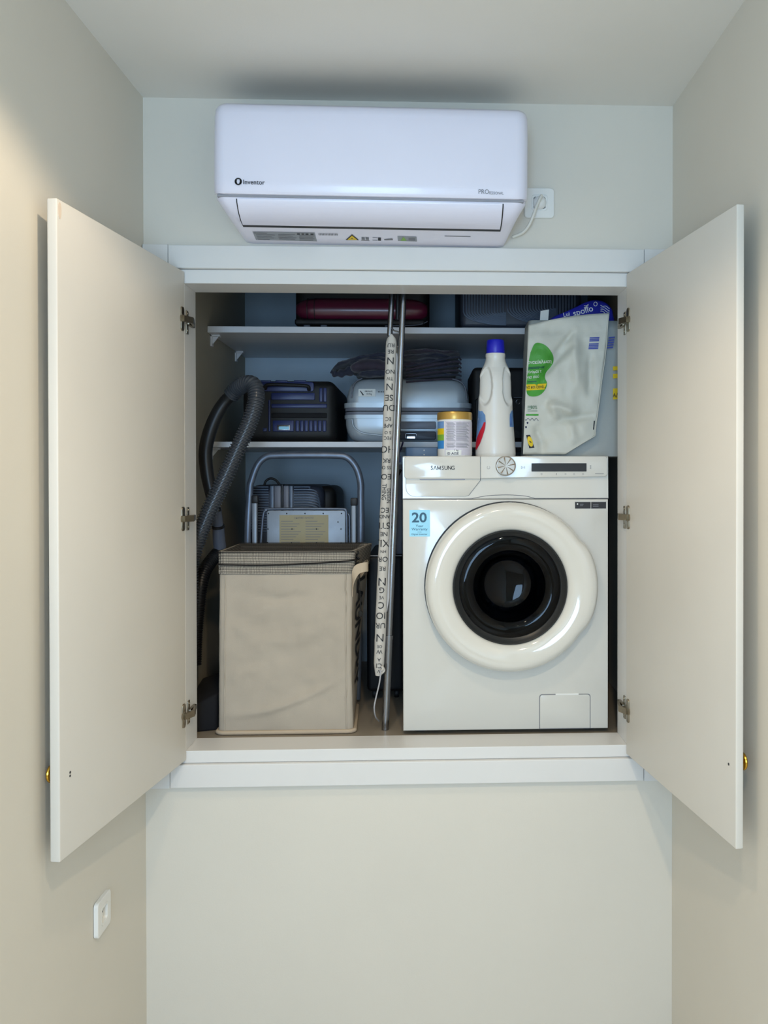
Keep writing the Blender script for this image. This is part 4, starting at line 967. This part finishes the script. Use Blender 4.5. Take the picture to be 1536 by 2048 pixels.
low = [U(441, 1098, 2.725), U(434, 1108, 2.715), U(422, 1122, 2.69), U(409, 1143, 2.66), U(401, 1175, 2.635), U(396, 1220, 2.63), U(391, 1270, 2.63), U(389, 1330, 2.63)]
hose('lower_hose', low, 0.0200, 'hose_black', 0.0075, 0.07)
a = NX0 + 0.006; nzx = hx0 - 0.012
zA, zB = U(395, 1412, 2.53).z, U(430, 1372, 2.60).z
finish('floor_nozzle', hexa(B(), [(a, 2.515, NZ0), (nzx, 2.545, NZ0), (nzx, 2.76, NZ0), (a, 2.76, NZ0), (a, 2.525, zA - 0.012), (nzx, 2.55, zB - 0.01), (nzx, 2.76, zB + 0.02), (a, 2.76, zA + 0.03)], 0.008, 3), 'vac_navy', vc, 40)

# ------------------------------------------------------------------ ironing board, folded, seen from its edge
ib = thing('ironing_board', (-0.10, 2.64, NZ0), 'folded ironing board with a lettered white cover standing on edge', 'ironing board')
A0, A1 = U(783, 668, 2.515), U(757, 1352, 2.505)
axis = (A0 - A1)
def cov_c(t): return A1 + axis * t           # centre of the front edge; t = 0 bottom, 1 top
def cov_hw(t): return 0.0155 * (1 + 0.05 * math.sin(t * 9)) * (min(1, math.sqrt(max(0.0, 1 - ((t - 0.975) / 0.025) ** 2)) if t > 0.975 else 1)) * (min(1, 0.62 + t * 12) if t < 0.03 else 1)
rings = []; NT = 90
for i in range(NT + 1):
    t = i / NT; c = cov_c(t); hw = max(0.002, cov_hw(t)); dp = 0.27 * (1 if 0.03 < t < 0.8 else (math.sqrt(max(0.02, 1 - ((t - 0.8) / 0.2) ** 2)) if t >= 0.8 else 0.9))
    ring_ = []
    for k in range(13):
        a = PI + PI * k / 12; ring_.append(Vector((c.x + hw * math.cos(a) + 0.0012 * fbm(t * 14, k * 0.3, 1, 1), c.y + hw + hw * math.sin(a), c.z)))
    ring_ += [Vector((c.x + hw, c.y + dp - hw, c.z)), Vector((c.x - hw, c.y + dp - hw, c.z))]
    rings.append(ring_)
cov = finish('cover', loft(B(), rings), 'cover_white', ib, 50)
def cov_map(py, du):
    t0 = (py - 1352) / (668 - 1352.0)
    def g(a, b):
        t = t0 + b / axis.length; c = cov_c(t); hw = max(0.004, cov_hw(t)); x = max(-0.985, min(0.985, (a + du) / hw)); an = -math.acos(x)
        return Vector((c.x + (hw + 0.0016) * math.cos(an), c.y + hw + (hw + 0.0016) * math.sin(an), c.z))
    return g
words = [(690, 'RU', .017, 0), (703, 'RE', .017, 0), (721, 'N', .030, 0), (743, 'NO', .018, 0), (757, 'TIV', .014, 0), (773, 'N', .029, 0), (795, 'SE', .026, 0), (815, 'DU', .026, 0), (838, 'EC', .015, 0), (851, 'APE', .016, 0), (865, 'S O', .013, 0), (876, 'FEC', .014, 0), (898, 'HO', .030, 0), (921, 'RK', .019, 0), (935, 'SS O', .014, 0), (953, 'EO', .024, 0), (984, 'THING', .017, 1), (992, 'DESIGN', .014, 2), (1020, 'EC', .021, 0), (1033, 'AND', .015, 0), (1051, 'STI', .027, 0), (1068, 'NE', .018, 0), (1086, 'XL', .031, 0), (1103, 'HN', .012, 0), (1118, 'OR', .021, 0), (1137, 'RE', .018, 0), (1163, 'N', .034, 0), (1180, 'G', .024, 0), (1195, 'VE', .014, 0), (1210, 'C', .028, 0), (1231, 'IO', .028, 0), (1251, 'UR', .023, 0), (1275, 'N', .033, 0), (1293, 'OE', .012, 0), (1303, 'W', .017, 0), (1319, 'A', .015, 0), (1331, 'CI', .020, 0), (1342, 'V', .014, 0)]
for py, s, sz, v in words:
    text('lettering', s, sz, 'ink', cov, cov_map(py, (0.0 if v == 0 else (-0.0045 if v == 1 else 0.0085))), False, 0.92, PI if v == 0 else -PI / 2)
# metal underside of the board beside the cover
bm = B()
def edge_pt(py, dx, dy): 
    t = (py - 1352) / (668 - 1352.0); c = cov_c(t); return Vector((c.x + dx, c.y + dy, c.z))
rings = []
for py, k in ((705, 0.3), (725, 1), (900, 1), (1195, 1), (1225, 0.2)):
    rings.append([edge_pt(py, 0.0165, 0.012), edge_pt(py, 0.0165 + 0.0065 * k, 0.012), edge_pt(py, 0.0165 + 0.0065 * k, 0.22), edge_pt(py, 0.0165, 0.22)])
finish('board_tray', loft(bm, rings), 'cord_grey', ib, 40)
T0, T1 = U(808, 560, 2.520), U(770.5, 1461, 2.53); T1.z = NZ0 + 0.001
pm = T1 + (T0 - T1) * ((1461 - 1275) / 901.0)
finish('leg', tube(B(), [T1, pm], 0.0108, 18), 'chrome', ib, 60)
finish('leg', tube(B(), [pm, T0], 0.0090, 18), 'chrome', ib, 60)
finish('leg_collar', tube(B(), [pm - (T0 - T1).normalized() * 0.006, pm + (T0 - T1).normalized() * 0.006], 0.0118, 18), 'chrome', ib, 60)
Q0, Q1 = U(785.5, 560, 2.545), U(779.5, 672, 2.545)
finish('rear_leg', tube(B(), [Q1, Q0], 0.0085, 16), 'chrome', ib, 60)
finish('rear_leg', tube(B(), [U(795, 640, 2.575), U(796, 560, 2.575)], 0.0065, 12), 'hose_black', ib, 60)
hk = [U(783, 655, 2.535), U(788, 661, 2.53), U(797, 664, 2.525), U(801, 670, 2.522), U(801.5, 684, 2.52), U(799, 692, 2.52), U(792, 694, 2.525)]
finish('wire_hook', tube(B(), spline(hk, 6), 0.0022, 8), 'chrome', ib, 60)
finish('tie_knot', tube(B(), spline([U(761, 1342, 2.50), U(766, 1338, 2.496), U(764, 1333, 2.50), U(768, 1341, 2.50), U(760, 1349, 2.50)], 5), 0.004, 8), 'cover_white', cov, 60)
finish('tie_cord', tube(B(), spline([U(762, 1340, 2.495), U(759, 1365, 2.495), U(752, 1395, 2.50), U(748.5, 1415, 2.50), U(751, 1433, 2.52), U(758, 1442, 2.57)], 8), 0.0022, 8), 'cord_grey', cov, 60)

# ------------------------------------------------------------------ black suitcase and grey bag between ladder and machine
bk = thing('black_suitcase', (-0.125, 3.05, NZ0), 'plain black upright suitcase behind the ironing board', 'suitcase')
kx0, kx1 = U(731, 0, 2.86).x, -0.062
zk = U(740, 1110, 2.86).z
finish('shell', bx(kx0, kx1, 2.86, 3.30, NZ0 + 0.03, zk, 0.015, 3), 'case_black', bk, 40)
finish('top_trim', bx(kx0 + 0.006, kx1 - 0.006, 2.857, 2.862, zk - 0.004, zk - 0.001), 'cord_grey', bk)
for x in (kx0 + 0.025, kx1 - 0.025):
    for y in (2.90, 3.26): finish('wheel', lathe(B(), [(0, -0.008), (0.014, -0.008), (0.0165, -0.004), (0.0165, 0.004), (0.014, 0.008), (0, 0.008)], (x, y, NZ0 + 0.0165), (1, 0, 0), 20), 'case_black', bk, 40)
finish('foot_bar', hexa(B(), [U(712, 1437, 2.81), U(752, 1431, 2.83), U(752, 1431, 2.85), U(712, 1437, 2.83), U(711, 1428, 2.81), U(752, 1424, 2.83), U(752, 1424, 2.85), U(711, 1428, 2.83)], 0.002), 'case_black', bk, 40)
gb = thing('grey_bag', (-0.080, 3.0, zk), 'grey cloth bag with a navy strap squeezed beside the washing machine', 'bag')
rings = []
for i in range(18):
    t = i / 17; z = zk + 0.001 + t * (U(0, 930, 2.9).z - zk); x0 = U(787, 0, 2.87).x + 0.006 * t; x1 = MX0 - 0.004
    rings.append([Vector((x + 0.003 * fbm(x, y, z, 14), y + 0.006 * fbm(x + 2, y, z, 11), z)) for x, y in rrect(x0 + 0.006, x1 - 0.004, 2.885, 3.22, 0.012, 5)])
finish('bag_body', loft(B(), rings), 'cloth_grey', gb, 70)
finish('strap', tube(B(), spline([U(806, 884, 2.852), U(802, 897, 2.85), U(797, 908, 2.852), U(794, 920, 2.855), U(793, 932, 2.87)], 6), 0.0028, 8), 'strap_navy', gb, 60)
finish('strap_tag', hexa(B(), [U(795, 928, 2.846), U(801, 924, 2.846), U(801, 924, 2.851), U(795, 928, 2.851), U(797, 914, 2.846), U(801, 912, 2.846), U(801, 912, 2.851), U(797, 914, 2.851)], 0.001), 'bag_blue', gb)
finish('strap', tube(B(), [U(802, 939, 2.86), U(792, 957, 2.86)], 0.0055, 10, 0.6), 'black', gb, 60)

# ------------------------------------------------------------------ suitcases on the shelves
def px_x(px, Y): return U(px, 800, Y).x
Y2 = 2.885
# blue
bx0, bx1 = px_x(482, Y2), px_x(671, Y2); bzt = U(590, 760, Y2).z
bs = thing('suitcase', ((bx0 + bx1) / 2, 3.1, s2t), 'dark blue ribbed suitcase with black edges on the lower shelf', 'suitcase', 'suitcases in the cupboard')
sh = finish('shell', bx(bx0, bx1, Y2 + 0.012, 3.36, s2t + 0.001, bzt, 0.030, 5), 'case_black', bs, 50)
def bpan(x0, x1, y0, y1, m='case_blue', d=0.006, r=0.003, par=bs, nm='panel', Y=Y2):
    return finish(nm, plate(B(), pxloop(x0, x1, y0, y1, Y + 0.012, r, 3), front(Y + 0.012), 0.003, -d, 0.002), m, par, 35)
bpan(543, 630, 786, 800); bpan(543, 654, 808, 816); bpan(543, 654, 826, 836, 'vac_navy'); 
bpan(546, 588, 841, 863)
for i in range(7): bpan(591.5 + i * 9, 598.5 + i * 9, 841, 863, 'case_blue', 0.006, 0.002, bs, 'rib')
for i in range(2): bpan(639 + i * 8, 645.5 + i * 8, 776, 804, 'case_blue', 0.006, 0.002, bs, 'rib')
bpan(537, 541, 800, 863, 'case_blue', 0.004, 0.001, bs, 'rib'); bpan(526, 534, 856, 863, 'case_blue', 0.004, 0.001, bs, 'rib')
# carry handle in its recess
bpan(522, 628, 764, 783, 'case_blue', 0.0045, 0.008, bs, 'handle_plate')
finish('handle', tube(B(), spline([U(530, 778, Y2 + 0.004), U(532, 771, Y2 - 0.006), U(545, 769, Y2 - 0.010), U(580, 770, Y2 - 0.012), U(605, 771, Y2 - 0.010), U(616, 773, Y2 - 0.006), U(618, 780, Y2 + 0.004)], 6), 0.0075, 10, 0.8), 'case_black', bs, 60)
for x in (518, 551, 588): bpan(x, x + 24, 760.5, 764.5, 'case_blue', 0.003, 0.001, bs, 'top_clip')
bg = bpan(555, 581, 850, 861, 'chrome', 0.009, 0.001, bs, 'badge')
finish('badge_mark', plate(B(), pxloop(558, 578, 853, 859, Y2 + 0.003, 0.001, 2), front(Y2 + 0.003), 0, -0.0009), 'sticker_cyan', bg)
for x in (bx0 + 0.03, bx1 - 0.03): pass
# silver
sx0, sx1 = px_x(688, Y2), px_x(943, Y2) 
ss = thing('suitcase', ((sx0 + sx1) / 2, 3.1, s2t), 'silver hard-shell suitcase lying on the lower shelf under dark clothes', 'suitcase', 'suitcases in the cupboard')
zA_, zB_, zC_, zD_ = U(0, 752, Y2).z, U(0, 806, Y2).z, U(0, 834, Y2).z, s2t + 0.001
def shell_loft(z0, z1, flip, x0, x1, y0, y1, inset, n=12):
    rings = []
    for i in range(n + 1):
        t = i / n; e = (1 - math.cos(PI / 2 * t)) if True else t
        f = math.sin(PI / 2 * t) if flip else t
        k = inset * (1 - math.sqrt(max(0, 1 - t ** 2.6)))
        z = z0 + (z1 - z0) * t
        rings.append([Vector((x, y, z)) for x, y in rrect(x0 + k, x1 - k, y0 + k * 0.7, y1 - k, 0.045, 7)])
    return loft(B(), rings)
finish('upper_shell', shell_loft(zB_, zA_, True, sx0 + 0.006, sx1 - 0.006, Y2 + 0.004, 3.38, 0.05), 'case_silver', ss, 50)
finish('lower_shell', shell_loft(zC_ + 0.0, zD_, True, sx0 + 0.002, sx1 - 0.002, Y2 + 0.002, 3.38, 0.045), 'case_silver', ss, 50)
for z0_, z1_, o_, m_ in ((zC_ - 0.002, zC_ + 0.010, 0.002, 'case_silver'), (zC_ + 0.010, zC_ + 0.020, 0.0, 'case_band'), (zC_ + 0.0235, zC_ + 0.0345, 0.0, 'case_band'), (zC_ + 0.0345, zB_ + 0.004, 0.003, 'case_silver')):
    finish('rim_band', loft(B(), [[Vector((x, y, z)) for x, y in rrect(sx0 - o_, sx1 + o_, Y2 - o_, 3.384, 0.046, 7)] for z in (z0_, z1_)]), m_, ss, 50)
finish('zip_gap', loft(B(), [[Vector((x, y, z)) for x, y in rrect(sx0 + 0.004, sx1 - 0.004, Y2 + 0.004, 3.38, 0.045, 7)] for z in (zC_ + 0.018, zC_ + 0.025)]), 'case_black', ss, 50)
gu = [U(703, 796, Y2 - 0.001), U(706, 775, Y2 + 0.002), U(712, 763, Y2 + 0.008), U(724, 757, Y2 + 0.016)]
finish('corner_guard', tube(B(), spline(gu, 6), 0.0022, 8), 'case_band', ss, 60)
finish('corner_guard', tube(B(), spline([U(934, 800, Y2 - 0.001), U(930, 775, Y2 + 0.002), U(920, 763, Y2 + 0.008), U(900, 757, Y2 + 0.016)], 6), 0.0022, 8), 'case_band', ss, 60)
finish('corner_guard', tube(B(), spline([U(704, 838, Y2 - 0.002), U(706, 850, Y2 - 0.001), U(714, 860, Y2 + 0.002), U(730, 867, Y2 + 0.004), U(765, 871, Y2 + 0.006)], 6), 0.0024, 8), 'case_silver', ss, 60)
lk = finish('latch_plate', plate(B(), pxloop(795, 872, 863, 879, Y2, 0.006, 4), front(Y2), 0.006, -0.006, 0.002), 'case_dkgrey', ss, 40)
finish('latch', tube(B(), spline([U(812, 877, Y2 - 0.008), U(811, 869, Y2 - 0.009), U(815, 867, Y2 - 0.009), U(829, 867, Y2 - 0.009), U(833, 869, Y2 - 0.009), U(832, 873, Y2 - 0.008)], 4), 0.0022, 8), 'chrome', lk, 60)
finish('latch', plate(B(), pxloop(814, 830, 873, 877, Y2 - 0.006, 0.001, 2), front(Y2 - 0.006), 0, -0.002), 'chrome', lk)
finish('lower_band', plate(B(), pxloop(800, 872, 843, 858, Y2, 0.004, 3), front(Y2), 0.006, -0.004, 0.001), 'case_band', ss, 40)
st = finish('tag_sticker', plate(B(), pxloop(717, 751, 778, 793, Y2 + 0.004, 0.002, 3), front(Y2 + 0.004), 0.004, -0.0010), 'ink_white', ss)
Yst = Y2 + 0.003
for s, x, y, z in (('αποσκευή', 737, 782.5, 0.0075), ('10.4 kg', 738, 788, 0.0085)): text('lettering', s, z, 'ink', st, at(U(x, y, Yst)), True, 0.75)
finish('print_mark', flat_quad(B(), [U(719.5, 781.5, Yst - 0.0005), U(721.5, 781.5, Yst - 0.0005), U(728, 790, Yst - 0.0005), U(725.5, 791, Yst - 0.0005)]), 'ink', st)
for x in (756, 761, 766): finish('print_mark', plate(B(), pxloop(x, x + 3.5, 783, 784.2, Yst, 0.0001, 1), front(Yst), 0.004, -0.0008), 'ink', ss)
# clothes on the silver suitcase
gm = thing('folded_clothes', (px_x(790, 2.95), 3.05, zA_), 'pile of dark folded clothes on the silver suitcase', 'clothes')
def cloth(x0, x1, y0, y1, z0, z1, m, sd, droop=0.0, nm='fold'):
    rings = []; n = 30
    for i in range(n + 1):
        t = i / n; x = x0 + (x1 - x0) * t; e = math.sqrt(max(0.03, 1 - abs(2 * t - 1) ** 5))
        zc_ = (z0 + z1) / 2 + 0.010 * fbm(x, sd, 0, 8) - droop * max(0, 0.35 - t) ** 1.3; h = (z1 - z0) / 2 * e
        rr_ = []
        for k in range(22):
            a = 2 * PI * k / 22; c, s = math.cos(a), math.sin(a)
            yy = (y0 + y1) / 2 + (y1 - y0) / 2 * math.copysign(abs(c) ** 0.7, c) * e; zz = zc_ + h * math.copysign(abs(s) ** 0.8, s)
            w = 0.010 * fbm(x * 1.0, yy * 1.0 + sd, zz * 3, 11)
            rr_.append(Vector((x, yy + w * 0.8, zz + w * (0.6 if k > 11 else 1.0))))
        rings.append(rr_)
    return finish(nm, loft(B(), rings), m, gm, 80)
z_ = zA_ + 0.010
cloth(px_x(706, 2.9), px_x(915, 2.9), 2.90, 3.25, z_ - 0.002, z_ + 0.026, 'garment_a', 1.0)
cloth(px_x(690, 2.9), px_x(922, 2.9), 2.895, 3.25, z_ + 0.022, z_ + 0.046, 'garment_b', 2.0)
cloth(px_x(672, 2.9), px_x(926, 2.9), 2.90, 3.24, z_ + 0.042, z_ + 0.062, 'garment_a', 3.0)
cloth(px_x(655, 2.9), px_x(925, 2.9), 2.905, 3.22, z_ + 0.056, z_ + 0.080, 'garment_a', 4.0, 0.10)
cloth(px_x(800, 2.9), px_x(924, 2.9), 2.91, 3.2, z_ + 0.076, z_ + 0.094, 'garment_b', 5.0)
cloth(px_x(700, 2.9), px_x(785, 2.9), 2.878, 2.96, z_ + 0.008, z_ + 0.050, 'garment_b', 6.0)
cloth(px_x(717, 2.87), px_x(775, 2.87), 2.868, 2.915, z_ - 0.010, z_ + 0.018, 'garment_a', 7.0)
sl_ = [U(712, 745, 2.93), U(695, 748, 2.93), U(680, 752, 2.935), U(676, 758, 2.94)]
finish('sleeve', tube(B(), spline([U(725, 734, 2.94), U(704, 741, 2.935), U(686, 746, 2.93), U(672, 748, 2.93), U(662, 743, 2.93)], 8), lambda t: 0.018 - 0.010 * t + 0.003 * math.sin(t * 25), 14), 'garment_a', gm, 70)
for i in range(6):
    y0_ = 712 + i * 8
    finish('fold_edge', tube(B(), spline([U(812, y0_ + 22 - i * 2, 2.897), U(850, y0_ + 14 - i, 2.895), U(890, y0_ + 6, 2.897), U(915, y0_ + 2 + i, 2.905), U(922, y0_ + 8, 2.915)], 6), 0.0035, 8), 'garment_b' if i % 2 else 'garment_a', gm, 60)
# black case behind the bottle
kx0_, kx1_ = px_x(944, Y2 + 0.02), px_x(1056, Y2 + 0.02)
kb = thing('camera_bag', ((kx0_ + kx1_) / 2, 3.02, s2t), 'black upright bag with a small metal ring behind the detergent bottle', 'bag')
zk2 = U(0, 729, Y2).z
finish('bag_body', bx(kx0_, kx1_, Y2 + 0.012, 3.2, s2t + 0.001, zk2, 0.018, 4), 'case_black', kb, 50)
finish('pocket', plate(B(), pxloop(950, 1052, 797, 878, Y2 + 0.012, 0.01, 4), front(Y2 + 0.012), 0.004, -0.010, 0.004), 'case_black', kb, 50)
finish('zip_line', plate(B(), pxloop(1028, 1052, 794.5, 796, Y2 + 0.008, 0.0003, 1), front(Y2 + 0.008), 0.004, -0.002), 'case_dkgrey', kb)
finish('ring', tube(B(), [U(1036 + 4 * math.cos(a), 804 + 4.5 * math.sin(a), Y2 - 0.003) for a in [2 * PI * i / 16 for i in range(17)]], 0.0010, 6), 'chrome', kb, 60)
# burgundy on the upper shelf
Y1 = 2.885
ux0, ux1 = px_x(584, Y1), px_x(862, Y1)
us = thing('suitcase', ((ux0 + ux1) / 2, 3.1, s1t), 'burgundy glossy suitcase on the upper shelf', 'suitcase', 'suitcases in the cupboard')
finish('back_shell', bx(ux0 + 0.004, ux1 - 0.004, Y1 + 0.03, 3.36, s1t + 0.006, 0.80, 0.04, 5), 'case_black', us, 50)
zq = U(0, 612, Y1).z
rings = []
for i in range(25):
    t = i / 24; x = ux0 + 0.012 + (ux1 - ux0 - 0.024) * t; e = 1 - 0.55 * abs(2 * t - 1) ** 9
    rings.append([Vector((x, Y1 + 0.035 + 0.040 * e * math.cos(a), zq + 0.040 * e * math.sin(a))) for a in [2 * PI * k / 28 for k in range(28)]])
finish('burgundy_shell', loft(B(), rings), 'case_burgundy', us, 60)
for px in (614.5, 629): 
    x = px_x(px, Y1); finish('groove', lathe(B(), [(0.0395, -0.0012), (0.0408, -0.0012), (0.0408, 0.0012), (0.0395, 0.0012)], (x, Y1 + 0.035, zq), (1, 0, 0), 36, False), 'case_black', us, 30)
finish('lower_rim', bx(ux0 + 0.008, ux1 - 0.02, Y1 + 0.006, Y1 + 0.05, s1t + 0.012, s1t + 0.034, 0.008, 3), 'case_black', us, 50)
for px in (606, 640): finish('foot', bx(px_x(px, Y1), px_x(px + 14, Y1), Y1 + 0.012, Y1 + 0.04, s1t + 0.0005, s1t + 0.016, 0.003), 'case_dkgrey', us)
finish('rim_trim', tube(B(), spline([U(770, 652, Y1 + 0.002), U(815, 651, Y1 + 0.002), U(840, 649, Y1 + 0.006), U(855, 643, Y1 + 0.012)], 6), 0.0014, 6), 'case_band', us, 60)
# grey ribbed case on the upper shelf
rx0, rx1 = px_x(921, Y1), px_x(1165, Y1)
rs = thing('suitcase', ((rx0 + rx1) / 2, 3.1, s1t), 'grey suitcase with close vertical ribs on the upper shelf', 'suitcase', 'suitcases in the cupboard')
finish('shell', bx(rx0, rx1, Y1 + 0.008, 3.36, s1t + 0.002, 0.76, 0.022, 4), 'case_dkgrey', rs, 50)
def ribs(pxa, pxc, n, ybase, yarc):
    for i in range(n):
        x = pxa + (pxc - pxa) * i / n; k = 1 - i / n; r = (pxc - pxa) * k; ry = yarc * k
        pts = [U(x, 575, Y1 + 0.005), U(x, ybase - yarc - 6, Y1 + 0.005)]
        pts += [U(pxc - r * math.cos(a), ybase - yarc + ry * math.sin(a), Y1 + 0.005) for a in [PI / 2 * j / 7 for j in range(8)]]
        finish('rib', tube(B(), pts, 0.0024, 7), 'case_grey', rs, 60)
ribs(927, 1012, 15, 650, 26); ribs(1014, 1112, 17, 650, 34)
for i in range(7): finish('rib', tube(B(), [U(1114 + i * 6, 575, Y1 + 0.005), U(1114 + i * 6, 650, Y1 + 0.005)], 0.0024, 7), 'case_grey', rs, 60)
finish('bottom_trim', bx(rx0 + 0.006, rx1 - 0.01, Y1 + 0.002, Y1 + 0.02, s1t + 0.002, s1t + 0.008, 0.002), 'case_dkgrey', rs)
# grey ribbed suitcase standing on the floor behind the ladder
GY = 2.965
gx0, gx1 = px_x(494, GY), px_x(645, GY); gz1 = U(0, 971, GY).z
gs = thing('suitcase', ((gx0 + gx1) / 2, 3.15, NZ0), 'dark grey suitcase with horizontal ribs standing behind the step ladder', 'suitcase', 'suitcases in the cupboard')
finish('shell', bx(gx0, gx1 + 0.002, GY + 0.008, 3.40, NZ0 + 0.03, gz1, 0.035, 5), 'case_dkgrey', gs, 50)
finish('rear_pocket', bx(gx1 - 0.04, px_x(668, GY), GY + 0.06, 3.36, NZ0 + 0.05, gz1 - 0.004, 0.035, 5), 'case_black', gs, 50)
for i in range(18):
    y = 974 + i * 5.2; kk = max(0, 1 - i / 9)
    finish('rib', tube(B(), [U(503, y, GY + 0.006), U(537, y, GY + 0.006)], 0.0028, 7), 'case_grey', gs, 60)
    e = 628 + 12 * math.sqrt(1 - kk ** 2) if kk < 1 else 622
    finish('rib', tube(B(), spline([U(588, y, GY + 0.006), U(618, y, GY + 0.006), U(e - 3, y + 2 + 5 * (1 - kk), GY + 0.010), U(e + 2, y + 9 + 8 * (1 - kk), GY + 0.018)], 4), 0.0028, 7), 'case_grey', gs, 60)
for px0, px1, m_ in ((539, 547, 'case_grey'), (547.5, 561, 'case_band'), (566, 577, 'case_band'), (577.5, 585, 'case_grey')):
    x0_, x1_ = px_x(px0, GY), px_x(px1, GY); finish('centre_strap', bx(x0_, x1_, GY + 0.001, GY + 0.04, NZ0 + 0.04, gz1 - 0.002, 0.003), m_, gs, 40)
finish('zip', bx(px_x(562, GY), px_x(565.5, GY), GY + 0.003, GY + 0.04, NZ0 + 0.04, gz1 + 0.002, 0.001), 'black', gs)
finish('handle', tube(B(), spline([U(528, 972, GY + 0.06), U(532, 962, GY + 0.06), U(541, 957, GY + 0.06), U(551, 960, GY + 0.06), U(560, 970, GY + 0.06)], 6), 0.0042, 8), 'case_black', gs, 60)
for x in (gx0 + 0.035, gx1 - 0.035):
    for y in (GY + 0.06, 3.34): finish('wheel', lathe(B(), [(0, -0.009), (0.016, -0.009), (0.019, -0.004), (0.019, 0.004), (0.016, 0.009), (0, 0.009)], (x, y, NZ0 + 0.019), (1, 0, 0), 20), 'case_black', gs, 40)
